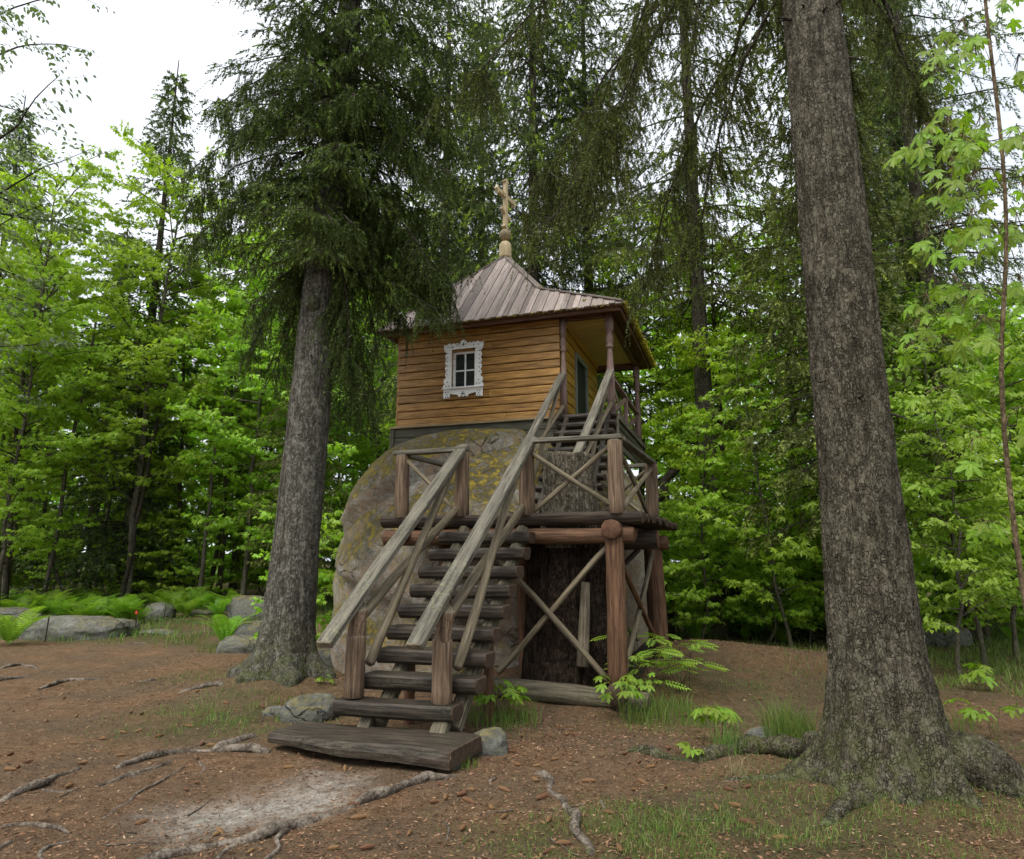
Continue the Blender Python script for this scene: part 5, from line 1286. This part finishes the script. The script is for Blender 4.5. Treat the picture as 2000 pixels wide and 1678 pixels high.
# close maple on the right: every leaf its own part
cm = thing('maple_sapling', 'close young maple with big fresh leaves at the right edge', 'sapling', gpt(2.93, 3.72))
r = np.random.default_rng(9)
base = np.array(cm.location)
def pxat(px, py, Y): d = ray(px, py); return EYE + d * (Y / d[1])
stem_px = [(2010, 1240, 3.72), (1990, 1100, 3.66), (1965, 900, 3.62), (1952, 700, 3.60), (1968, 500, 3.58), (1962, 330, 3.56), (1945, 180, 3.54), (1925, 20, 3.52), (1915, -120, 3.5), (1920, -300, 3.5)]
path = np.array([pxat(*s) for s in stem_px]) - base
path = np.concatenate([[(0.02, 0, -.05)], path])
tt = np.linspace(0, 1, 40); dd = np.r_[0, np.cumsum(np.linalg.norm(np.diff(path, axis=0), axis=1))]; dd /= dd[-1]
sp = np.stack([np.interp(tt, dd, path[:, q]) for q in range(3)], -1)
for _ in range(3): sp[1:-1] = (sp[:-2] + 2 * sp[1:-1] + sp[2:]) / 4
link('trunk', mesh_from('close_maple_stem', *tube(sp, np.linspace(.016, .007, 40), 10, .08, 2), MAT['bark_close'], smooth=True), cm)
ol = np.concatenate([[(0, .13)], LEAF_BIG]); k = len(LEAF_BIG)
rr = np.hypot(ol[:, 0], ol[:, 1]); ang = np.degrees(np.arctan2(ol[:, 0], ol[:, 1] - .12))
def leaf_mesh(seed):
    q = np.random.default_rng(seed)
    lobes = np.array([0, 52, -52, 108, -108])
    near = np.min(np.abs(ang[:, None] - lobes[None]), 1)
    zz = -.28 * rr ** 2 + .10 * (near / 30).clip(0, 1) - .06 + q.normal(0, .012, len(rr))
    # ring halfway out gives the blade its creases
    mid = ol[1:] * .52 + np.array([0, .05]); midz = -.28 * (rr[1:] * .52) ** 2 + .07 * (near[1:] / 30).clip(0, 1)
    V = np.concatenate([np.c_[ol[:1], [0.0]], np.c_[mid, midz], np.c_[ol[1:], zz[1:]]])
    j = np.arange(k); j2 = (j + 1) % k
    Fm = [tuple(f_) for f_ in np.stack([j * 0, 1 + j2, 1 + j], -1)] + [tuple(f_) for f_ in np.stack([1 + j, 1 + j2, 1 + k + j2, 1 + k + j], -1)]
    vein = np.concatenate([[.9], np.clip(.75 - near[1:] / 45, 0, 1), np.clip(.55 - near[1:] / 60, 0, 1)])
    # petiole
    pv, pf_ = tube(np.array([(0, -.75, .12), (0, -.35, .08), (0, .13, 0)]), [.012, .011, .012], 4)
    o_ = len(V); V = np.concatenate([V, pv]); Fm += [tuple(x + o_ for x in f_) for f_ in pf_]
    vein = np.concatenate([vein, np.full(len(pv), .9)])
    return mesh_from('leaf', V, Fm, MAT['maple_close'], None, False, dict(vein=vein))
lm = [leaf_mesh(s) for s in range(4)]
# clusters of leaves: (px, py, spread px, count); the twigs lead back to the stem
clus = [(1850, 95, 55, 5), (1880, 60, 50, 4), (1840, 130, 40, 3), (1905, 95, 40, 4), (1960, 15, 40, 3), (1815, 265, 45, 4), (1850, 240, 50, 5), (1880, 290, 50, 5), (1915, 250, 40, 3), (1860, 330, 45, 4), (1985, 270, 45, 4), (1900, 360, 50, 5), (1840, 380, 30, 3), (1880, 390, 35, 2),
        (1810, 460, 30, 2), (1850, 455, 45, 4), (1900, 430, 45, 4), (1930, 470, 40, 3), (1985, 440, 35, 3), (1860, 560, 45, 4), (1890, 600, 45, 4), (1810, 600, 40, 3), (1790, 650, 40, 3), (1920, 640, 40, 3), (1990, 560, 40, 3), (1880, 690, 45, 4), (1780, 690, 35, 2), (1830, 780, 40, 2), (1920, 1040, 30, 3), (1990, 820, 40, 2), (1960, 1030, 25, 1), (1900, 880, 30, 1), (1990, 130, 40, 3), (1995, 380, 40, 3)]
S0, S1 = [], []
for cx_, cy2, sprd, cnt in clus:
    Yc = r.uniform(3.3, 4.3); C = pxat(cx_, cy2 - 25, Yc) - base
    i = int(np.argmin(np.linalg.norm(sp - (C - np.array([0, 0, .15])), axis=1)))
    m_ = (sp[i] + C) / 2 + np.array([0, 0, .06])
    S0 += [sp[i], m_]; S1 += [m_, C]
    for q in range(int(cnt * 2.4)):
        off = np.array([r.normal(0, sprd * .55), r.normal(0, sprd * .4) + 10])
        P = pxat(cx_ + off[0], cy2 + off[1], Yc + r.normal(0, .12)) - base
        out = unit(np.array([P[0] - C[0] + r.normal(0, .05), r.normal(-.02, .05), r.uniform(-.12, -.03)]))
        out[2] = -abs(out[2]) - .25; out = unit(out)
        nrm = unit(np.array([r.normal(0, .35), r.normal(-.35, .3), 1.0]))
        z = unit(nrm - out * (nrm @ out)); x = np.cross(out, z)
        s = r.uniform(.050, .095)
        M = Matrix.Identity(4)
        for a_ in range(3): M[a_][0], M[a_][1], M[a_][2], M[a_][3] = x[a_] * s, out[a_] * s, z[a_] * s, P[a_]
        link('leaf', lm[int(r.integers(4))], cm, M)
        tip0 = P - out * s * .75 + z * .12 * s
        S0.append(C); S1.append(tip0)
S0, S1 = np.array(S0), np.array(S1)
link('twig', mesh_from('close_maple_twigs', *prisms(S0, S1, np.full(len(S0), .0028), np.full(len(S0), .0014), 4), MAT['bark_close'], smooth=True), cm)['kind'] = 'stuff'

# ------------------------------------------------------------------ small plants near the camera
def seedling(px, py, n, size, hgt, label, seed, spread=.16, name='maple_seedling'):
    r = np.random.default_rng(seed); P = gp(px, py)
    o = thing(name, label, 'seedling', P)
    S0, S1 = [], []
    for q in range(n):
        a = r.random() * 6.28; h = hgt * r.uniform(.55, 1.1); rad = spread * r.uniform(.3, 1.1)
        C = np.array([math.cos(a) * rad, math.sin(a) * rad, h]); B0 = np.array([r.normal(0, .03), r.normal(0, .03), -.01])
        S0 += [B0, (B0 + C) / 2 + np.array([0, 0, .04])]; S1 += [(B0 + C) / 2 + np.array([0, 0, .04]), C]
        for m in range(int(r.integers(1, 4))):
            la = a + (m - 1) * 1.3 + r.normal(0, .3); out = unit(np.array([math.cos(la), math.sin(la), -.3])); nrm = unit(np.array([r.normal(0, .25), r.normal(-.15, .25), 1.0]))
            z = unit(nrm - out * (nrm @ out)); x = np.cross(out, z); s = size * r.uniform(.65, 1.1)
            Pl = C + out * s * .7; M = Matrix.Identity(4)
            for a_ in range(3): M[a_][0], M[a_][1], M[a_][2], M[a_][3] = x[a_] * s, out[a_] * s, z[a_] * s, Pl[a_]
            link('leaf', lm[int(r.integers(4))], o, M)
    link('stem', mesh_from('stem', *prisms(np.array(S0), np.array(S1), np.full(len(S0), .003), np.full(len(S0), .0018), 4), MAT['bark_close'], smooth=True), o)
    return o
seedling(965, 1405, 17, .115, .34, 'bright maple seedling right of the lowest stair tread', 1, .26)
seedling(1395, 1455, 6, .12, .38, 'bright maple seedling on the roots left of the right spruce', 2, .12)
seedling(1360, 1480, 3, .07, .12, 'low maple seedling at the tip of the roots', 3, .14)
seedling(1215, 1400, 12, .095, .42, 'maple seedling covering the foot of the front platform post', 4, .28)
seedling(1255, 1340, 6, .075, .5, 'taller maple seedling beside the platform sill log', 14, .25)
seedling(1905, 1345, 4, .15, .28, 'pale maple seedling in the grass behind the big root', 5, .2)
seedling(1950, 1440, 5, .11, .36, 'maple seedling leaning in from the right edge', 6, .3)
seedling(742, 1475, 1, .05, .05, 'tiny ivy like sprout under the plank step', 7, .03)
seedling(635, 1335, 3, .07, .12, 'small maple seedling beside the newel post', 8, .1)
# rowan shrub by the post: pinnate leaves
def pinnate(n=7):
    V, Fm = [], []
    def lf(c, d, L, w):
        d = np.array(d); s = np.array([-d[1], d[0], 0]); o = len(V)
        V.extend([c, c + d * L * .45 + s * w + np.array([0, 0, .02]), c + d * L + np.array([0, 0, -.04]), c + d * L * .45 - s * w + np.array([0, 0, .02])]); Fm.append((o, o + 3, o + 2, o + 1))
    for i in range(n):
        y = .12 + .12 * i; L = .34 * (1 - abs(i - 2.6) * .08)
        for sg in (-1, 1): lf(np.array([0, y, -.10 * y * y]), unit((sg * .95, .32, 0))[:], L, .055)
    lf(np.array([0, .12 + .12 * n - .1, -.10]), np.array([0, 1., 0]), .3, .055)
    V.extend([np.array(p) for p in ((-.008, -.3, .03), (.008, -.3, .03), (.005, .95, -.09), (-.005, .95, -.09))]); o = len(V) - 4; Fm.append((o, o + 1, o + 2, o + 3))
    return mesh_from('leaf', np.array(V), Fm, MAT['rowan'], attrs=dict(rnd=np.linspace(.2, .9, len(V))))
pin = pinnate()
def rowan_shrub(px, py, n, hgt, spread, label, seed, size=.26):
    r = np.random.default_rng(seed); P = gp(px, py); o = thing('rowan_shrub', label, 'shrub', P); S0, S1 = [], []
    for q in range(n):
        a = r.random() * 6.28; C = np.array([math.cos(a) * spread * r.uniform(.2, 1), math.sin(a) * spread * r.uniform(.2, 1), hgt * r.uniform(.35, 1.05)]); B0 = np.array([r.normal(0, .04), r.normal(0, .04), 0])
        S0.append(B0); S1.append(C)
        for m in range(3):
            la = a + (m - 1) * 1.5 + r.normal(0, .4); out = unit(np.array([math.cos(la), math.sin(la), r.uniform(-.25, .2)])); nrm = np.array([r.normal(0, .2), r.normal(-.1, .2), 1.0])
            z = unit(nrm - out * (nrm @ out)); x = np.cross(out, z); s = size * r.uniform(.6, 1.1); Pl = C + out * s * .3; M = Matrix.Identity(4)
            for a_ in range(3): M[a_][0], M[a_][1], M[a_][2], M[a_][3] = x[a_] * s, out[a_] * s, z[a_] * s, Pl[a_]
            link('leaf', pin, o, M)
    link('stem', mesh_from('stem', *prisms(np.array(S0), np.array(S1), np.full(len(S0), .005), np.full(len(S0), .002), 4), MAT['bark_dark'], smooth=True), o)
rowan_shrub(1265, 1345, 11, .70, .38, 'feathery rowan shrub in front of the right platform posts', 1)
rowan_shrub(1330, 1300, 10, .60, .40, 'feathery rowan shrub right of the back platform post', 2)

# ferns
def fern_mesh(seed, nf=13):
    r = np.random.default_rng(seed); V, Fm, R = [], [], []
    for f_ in range(nf):
        a = f_ / nf * 6.28 + r.normal(0, .2); L = r.uniform(.55, .95); el = r.uniform(.9, 1.35); h = np.array([math.cos(a), math.sin(a), 0.]); s = np.array([-h[1], h[0], 0])
        n = 22; t = np.linspace(0, 1, n); tone = r.random() * .5
        ph = el * (1 - 1.05 * t ** 1.5)
        dx = np.cos(ph) * L / n; dz_ = np.sin(ph) * L / n
        pts = h[None] * np.cumsum(dx)[:, None] + np.array([0, 0, 1.])[None] * np.cumsum(dz_)[:, None]
        for i in range(2, n):
            w = .16 * L * math.sin(PI * min(1, .12 + t[i] * .88)) ** .8 + .01
            tan = unit(pts[i] - pts[i - 1])
            for sg in (-1, 1):
                o = len(V); tip = pts[i] + s * sg * w + tan * w * .35 + np.array([0, 0, -.12 * w])
                V += [pts[i] - tan * .013, pts[i] + tan * .013, tip]; Fm.append((o, o + 1, o + 2) if sg > 0 else (o, o + 2, o + 1)); R += [tone + .4 * r.random()] * 3
                m_ = (pts[i] + tip) / 2; o = len(V); V += [m_ - tan * .017, m_ + tan * .017, tip * .85 + pts[i] * .15 + tan * .012]; Fm.append((o, o + 1, o + 2)); R += [tone + .3] * 3
        for i in range(n - 1):
            o = len(V); V += [pts[i] - s * .003, pts[i] + s * .003, pts[i + 1]]; Fm.append((o, o + 1, o + 2)); R += [.3] * 3
    return mesh_from('fern', np.array(V), Fm, MAT['fern'], attrs=dict(rnd=np.clip(R, 0, 1)))
fm = [fern_mesh(s) for s in (1, 2, 3, 4)]
r = np.random.default_rng(33)
def fern(P, sc, label, group=None):
    o = link('fern', fm[int(r.integers(4))]); o.location = P; o.rotation_euler = (r.normal(0, .08), r.normal(0, .08), r.random() * 6.28); o.scale = (sc, sc, sc * r.uniform(.9, 1.15))
    return tag(o, label, 'fern', group)
fern(gp(440, 1262), 1.15, 'bright fern in front of the boulders beside the left spruce')
fern(gp(15, 1262), 1.25, 'large fern in the foreground at the far left edge')
fern(gp(1480, 1245), 1.1, 'fern at the foot of the sapling across the path')
fern(gp(1440, 1225), 1.0, 'fern clump behind the sapling across the path')
fg = 'ferns along the left edge of the clearing'
for _ in range(60):
    px = r.uniform(-40, 490); Y = r.uniform(17.6, 22.5); d = ray(px, 1150); x = d[0] / d[1] * Y
    if px > 290 and Y < 18.8: continue
    fern(gpt(x, Y), r.uniform(.7, 1.2), 'green fern in the dense band along the left forest edge', fg)
fg2 = 'ferns under the trees on the right'
for _ in range(36):
    x = r.uniform(3.2, 12); y = r.uniform(13.9, 18)
    fern(gpt(x, y), r.uniform(.6, 1.0), 'fern under the trees on the right beyond the path', fg2)

# ------------------------------------------------------------------ grass, litter, cones, roots, twigs
def blades(P, hgt, wid, lean, r):
    n = len(P); a = r.random(n) * 6.28; d = np.c_[np.cos(a), np.sin(a), np.zeros(n)]; b = r.random(n) * 6.28; s = np.c_[np.cos(b), np.sin(b), np.zeros(n)]
    up_ = np.array([0, 0, 1.]); h = hgt[:, None]; w = wid[:, None]; ln = lean[:, None]
    p1 = P + up_ * h * .55 + d * ln * h * .25; p2 = P + up_ * h * (1 - .35 * ln) + d * ln * h * .85
    V = np.stack([P - s * w, P + s * w, p1 + s * w * .8, p1 - s * w * .8, p2], 1).reshape(-1, 3)
    o = (np.arange(n) * 5)[:, None]
    return V, np.concatenate([o + np.array([0, 1, 2]), o + np.array([0, 2, 3]), o + np.array([3, 2, 4])])
def scatter_grass(name, label, box, n, hr, wr, seed, fn=grass_mask, mat='grass', thr=.0, lean=(.2, 1.0)):
    r = np.random.default_rng(seed); x = r.uniform(box[0], box[1], n); y = r.uniform(box[2], box[3], n)
    m = fn(x, y); cl = fbm(x * 4, y * 4, seed, 3)
    keep = (r.random(n) < m * np.clip((cl - .38) * 5, 0, 1)) & (m > thr)
    x, y, m = x[keep], y[keep], m[keep]; P = np.c_[x, y, gz(x, y) - .004]
    hgt = r.uniform(*hr, len(x)) * (.5 + .7 * m); wid = r.uniform(*wr, len(x))
    V, Fm = blades(P, hgt, wid, r.uniform(*lean, len(x)), r)
    o = link(name, mesh_from(name, V, Fm, MAT[mat], attrs=dict(rnd=np.repeat(r.random(len(x)), 5))))
    return tag(o, label, 'grass', kind='stuff')
scatter_grass('grass', 'thin short grass around the left spruce and along the path', (-5, 4.8, 6.2, 14), 150000, (.03, .11), (.0012, .0025), 1)
scatter_grass('grass', 'thin grass in the foreground right of the stair', (-.6, 4.6, 3.4, 6.2), 90000, (.025, .085), (.001, .0018), 2)
scatter_grass('grass', 'green ground growth under the forest edge', (-16, 14, 13.5, 24), 70000, (.08, .26), (.004, .009), 3)
scatter_grass('grass', 'weeds growing right of the thick right trunk', (3.6, 11, 7.4, 14), 30000, (.06, .20), (.003, .007), 4)
def tussock(px, py, n, rad, hgt, label, seed, mat='grass', w=(.0015, .0035), lean=(.1, .7)):
    r = np.random.default_rng(seed); P0 = gp(px, py); a = r.random(n) * 6.28; q = rad * np.sqrt(r.random(n)); x = P0[0] + np.cos(a) * q; y = P0[1] + np.sin(a) * q
    V, Fm = blades(np.c_[x, y, gz(x, y) - .01] - P0, r.uniform(.4, 1.0, n) * hgt, r.uniform(*w, n), r.uniform(*lean, n), r)
    o = link('grass_tuft', mesh_from('grass_tuft', V, Fm, MAT[mat], attrs=dict(rnd=np.repeat(r.random(n) * .8, 5)))); o.location = P0
    return tag(o, label, 'grass tuft')
tussock(1545, 1455, 420, .20, .52, 'tall dark green grass tuft against the right spruce trunk', 1)
tussock(1425, 1470, 90, .12, .42, 'tall grass stalks behind the seedling on the roots', 2)
tussock(1290, 1400, 420, .42, .34, 'long grass around the right end of the sill log', 3)
tussock(985, 1410, 320, .38, .30, 'long grass between the stair foot and the sill log', 4)
tussock(1440, 1515, 60, .07, .26, 'bleached dry grass hanging over the root', 5, 'drygrass', (.001, .002), (.7, 1.2))
tussock(900, 1500, 60, .14, .14, 'short grass under the right corner of the plank step', 6)
tussock(430, 1275, 160, .4, .30, 'grass at the foot of the bright fern', 7)
tussock(1885, 1420, 120, .3, .26, 'grass blades above the big spreading root', 8)

def scatter_litter(name, label, n, xy, size, seed, aspect=(.12, .35), lift=.006, gapfn=None):
    r = np.random.default_rng(seed); x, y = xy(r, n)
    if gapfn is not None: k = gapfn(x, y, r); x, y = x[k], y[k]; n = len(x)
    P = np.c_[x, y, gz(x, y) + lift * r.random(n)]
    a = r.random(n) * 6.28; d = np.c_[np.cos(a), np.sin(a), r.normal(0, .18, n)]; s = np.c_[-np.sin(a), np.cos(a), r.normal(0, .3, n)]
    L = r.uniform(*size, n)[:, None]; W = L * r.uniform(*aspect, (n, 1))
    V = np.stack([P - d * L, P + s * W - d * L * .1, P + d * L, P - s * W + d * L * .15], 1)
    V[:, 1, 2] += .25 * W[:, 0]; V[:, 3, 2] += .25 * W[:, 0]
    o = link(name, mesh_from(name, V.reshape(-1, 3), np.arange(n * 4).reshape(-1, 4), MAT['litter'], attrs=dict(rnd=np.repeat(r.random(n), 4))))
    return tag(o, label, 'litter', kind='stuff')
def near(r, n):                                    # denser close to the viewer
    y = 3.3 + 10.5 * r.random(n) ** 1.7; return (r.random(n) * 2 - 1) * (y * .86 + .3), y
nosand = lambda x, y, r: r.random(len(x)) > sand_mask(x, y) * .75
scatter_litter('needle_litter', 'reddish brown needles and scales scattered over the ground', 100000, near, (.006, .020), 1, (.12, .34), gapfn=nosand)
scatter_litter('leaf_litter', 'dry leaf and bark flakes lying on the ground', 4500, near, (.007, .017), 2, (.25, .6), .010, gapfn=nosand)
scatter_litter('leaf_litter', 'dry leaves gathered around the foot of the stair and platform', 3500, lambda r, n: (r.normal(.3, .8, n), r.normal(6.7, .8, n)), (.008, .018), 3, (.25, .6), .010)

scatter_litter('leaf_litter', 'dry leaves and needles lying along the path behind the platform', 9000, lambda r, n: (r.uniform(-6, 6.5, n), r.uniform(8, 15, n)), (.010, .024), 5, (.25, .6), .010)
def cone_mesh():
    n, k = 14, 10; V, Fm, R = [], [], []
    for i in range(n):
        t = i / (n - 1); rad = .0155 * math.sin(PI * (.08 + .88 * t)) ** .7
        for j in range(k):
            a = (j + (i % 2) * .5) / k * 2 * PI; q = rad * (1 + .22 * ((i + j) % 2)); V.append(((t - .5) * .11, math.cos(a) * q, math.sin(a) * q)); R.append(((i + j) % 2) * .6 + .2)
    for i in range(n - 1):
        for j in range(k): Fm.append((i * k + j, i * k + (j + 1) % k, (i + 1) * k + (j + 1) % k, (i + 1) * k + j))
    Fm += [tuple(range(k - 1, -1, -1)), tuple((n - 1) * k + j for j in range(k))]
    return mesh_from('cone', np.array(V), Fm, MAT['cone'], None, False, dict(rnd=R))
cme = cone_mesh(); r = np.random.default_rng(8)
spots = [(460, 1368), (365, 1375), (328, 1362), (255, 1395), (240, 1432), (270, 1430), (370, 1420), (20, 1475), (55, 1490), (35, 1500), (125, 1365), (395, 1455), (415, 1458), (430, 1627), (800, 1630), (985, 1598), (1000, 1470), (1010, 1495), (1048, 1498), (1085, 1485), (1240, 1545), (1255, 1530), (1150, 1528), (1335, 1635), (1525, 1640), (1020, 1440), (1090, 1420), (960, 1580), (860, 1535), (1130, 1600), (1060, 1560), (1270, 1500), (1300, 1540), (1190, 1590), (700, 1600), (650, 1660), (200, 1445), (310, 1440), (150, 1400), (90, 1410), (1100, 1650), (1210, 1660), (1400, 1580), (1460, 1610), (1045, 1525), (870, 1560), (920, 1545), (905, 1620), (985, 1545)]
for _ in range(60):
    spots.append((r.uniform(0, 1500), r.uniform(1330, 1670)))
for px, py in spots:
    P = gp(px, py)
    if sand_mask(P[0], P[1]) > .5 or (530 < px < 950 and 1330 < py < 1500): continue
    o = link('spruce_cone', cme); o.location = (P[0], P[1], P[2] + .012); o.rotation_euler = (r.random() * 6.28, r.normal(0, .12), r.random() * 6.28); s = r.uniform(.55, 1.0); o.scale = (s, s, s)
    tag(o, 'brown spruce cone lying on the needle covered ground', 'cone', 'fallen spruce cones')
roots = [([(270, 1690), (340, 1668), (420, 1650), (500, 1640), (560, 1622), (640, 1590), (700, 1572), (760, 1550), (830, 1520), (895, 1516)], .034, .030, 'long pale root curving across the foreground below the sand patch'),
 ([(560, 1622), (535, 1650), (520, 1690)], .018, .012, 'short root forking down from the long foreground root'),
 ([(480, 1642), (440, 1665), (420, 1690)], .018, .012, 'thin root running off the bottom edge below the sand'),
 ([(1045, 1508), (1075, 1528), (1105, 1580), (1130, 1630), (1165, 1690)], .032, .026, 'bare root running to the bottom edge right of the stair'),
 ([(222, 1502), (300, 1480), (370, 1466), (430, 1466), (520, 1470)], .022, .040, 'dark raised root left of the plank step'),
 ([(420, 1462), (462, 1448), (502, 1436)], .045, .035, 'stubby dark root end above the raised root'),
 ([(168, 1543), (250, 1516), (350, 1482)], .020, .026, 'dark root parallel to the raised root'),
 ([(188, 1607), (212, 1582), (260, 1560), (330, 1522), (366, 1490)], .016, .008, 'thin curved root left of the sand patch'),
 ([(-20, 1572), (40, 1550), (90, 1536), (120, 1515), (157, 1497)], .030, .020, 'knotted root at the left edge'),
 ([(88, 1540), (115, 1548), (158, 1542)], .018, .012, 'side root of the knotted root at the left edge'),
 ([(-20, 1618), (60, 1611), (120, 1620), (152, 1624)], .020, .010, 'pale root at the left edge near the bottom'),
 ([(70, 1690), (108, 1652), (142, 1642)], .015, .008, 'thin pale root in the bottom left corner'),
 ([(-10, 1670), (18, 1650), (32, 1640)], .013, .008, 'short pale root in the very corner at bottom left'),
 ([(384, 1484), (394, 1500), (388, 1516)], .014, .010, 'hooked little root below the raised root'),
 ([(-20, 1336), (25, 1326), (52, 1324)], .03, .02, 'dark root at the left edge in the middle of the clearing'),
 ([(75, 1347), (135, 1330), (205, 1326)], .03, .02, 'dark root in the middle of the left clearing'),
 ([(-10, 1308), (40, 1300), (70, 1308)], .028, .02, 'dark root near the left edge below the boulders'),
 ([(245, 1258), (300, 1256)], .03, .02, 'dark root near the red tagged stake'),
 ([(260, 1332), (300, 1330)], .035, .03, 'short dark root left of the left spruce'),
 ([(340, 1355), (390, 1345), (435, 1338)], .025, .03, 'grey root leading to the foot of the left spruce'),
 ([(870, 1600), (885, 1620), (880, 1640)], .012, .006, 'small root stub in the right foreground'),
 ([(1170, 1560), (1185, 1590)], .012, .008, 'tiny root stub left of the right spruce roots'),
 ([(945, 1530), (975, 1520)], .014, .008, 'small dark root stub right of the plank step')]
for i, (pts, r0, r1, lab) in enumerate(roots):
    w = np.array([gp(*p)[:2] for p in pts]); c0 = np.array([*w[0], 0.0])
    v_, f_ = root_tube(w, r0, r1, 40 + i, .34, 10, rel=c0)
    o = link('tree_root', mesh_from('tree_root', v_, f_, MAT['root'], smooth=True)); o.location = c0; tag(o, lab, 'root')
# dead twigs on the ground
r = np.random.default_rng(64)
tw = 'dead twigs lying on the ground'
for _ in range(38):
    P = gp(r.uniform(0, 1900), r.uniform(1300, 1670)); L = r.uniform(.12, .4); a = r.random() * 6.28; n = 6; t = np.linspace(-.5, .5, n) * L
    x = P[0] + np.cos(a) * t + r.normal(0, .006, n); y = P[1] + np.sin(a) * t + r.normal(0, .006, n)
    v_, f_ = tube(np.c_[x - P[0], y - P[1], gz(x, y) - P[2] + .006], np.linspace(.005, .002, n), 5, .1, 3)
    o = link('twig', mesh_from('twig', v_, f_, MAT['root'], smooth=True)); o.location = P; tag(o, 'thin dead twig lying on the brown ground', 'twig', tw)
# marker stakes at left
for px, py, h_, red, lab in ((262, 1243, .55, True, 'thin iron stake with a red tag beside the flat rock'), (88, 1253, .5, False, 'thin iron stake in front of the long low boulder'), (318, 1224, .5, False, 'thin iron stake below the pointed mossy boulder')):
    P = gp(px, py); o = thing('stake', lab, 'stake', P)
    link('rod', mesh_from('rod', *tube(np.array([(0, 0, -.1), (.01, 0, h_ * .5), (.02, 0, h_)]), [.012, .012, .011], 6), MAT['iron'], smooth=True), o)
    if red: boxes('tag', [(-.015, .035, -.025, -.012, h_ - .09, h_ - .03)], o, 'redtag')
# brush pile across the path
bp = thing('brush_pile', 'pile of dead branches under the trees left of the right trunk', 'brush pile', gpt(6.55, 14.6))
S0 = np.c_[r.normal(0, .55, 260), r.normal(0, .4, 260), np.zeros(260)]; S0[:, 2] = r.random(260) * .55 * np.exp(-(S0[:, 0] / .7) ** 2)
dd = unit(np.c_[r.normal(0, 1, 260), r.normal(0, 1, 260), r.normal(.0, .35, 260)]) * r.uniform(.2, .6, (260, 1))
link('branches', mesh_from('brush', *prisms(S0 - dd, S0 + dd, np.full(260, .011), np.full(260, .004), 5), MAT['bark_thin'], smooth=True), bp)
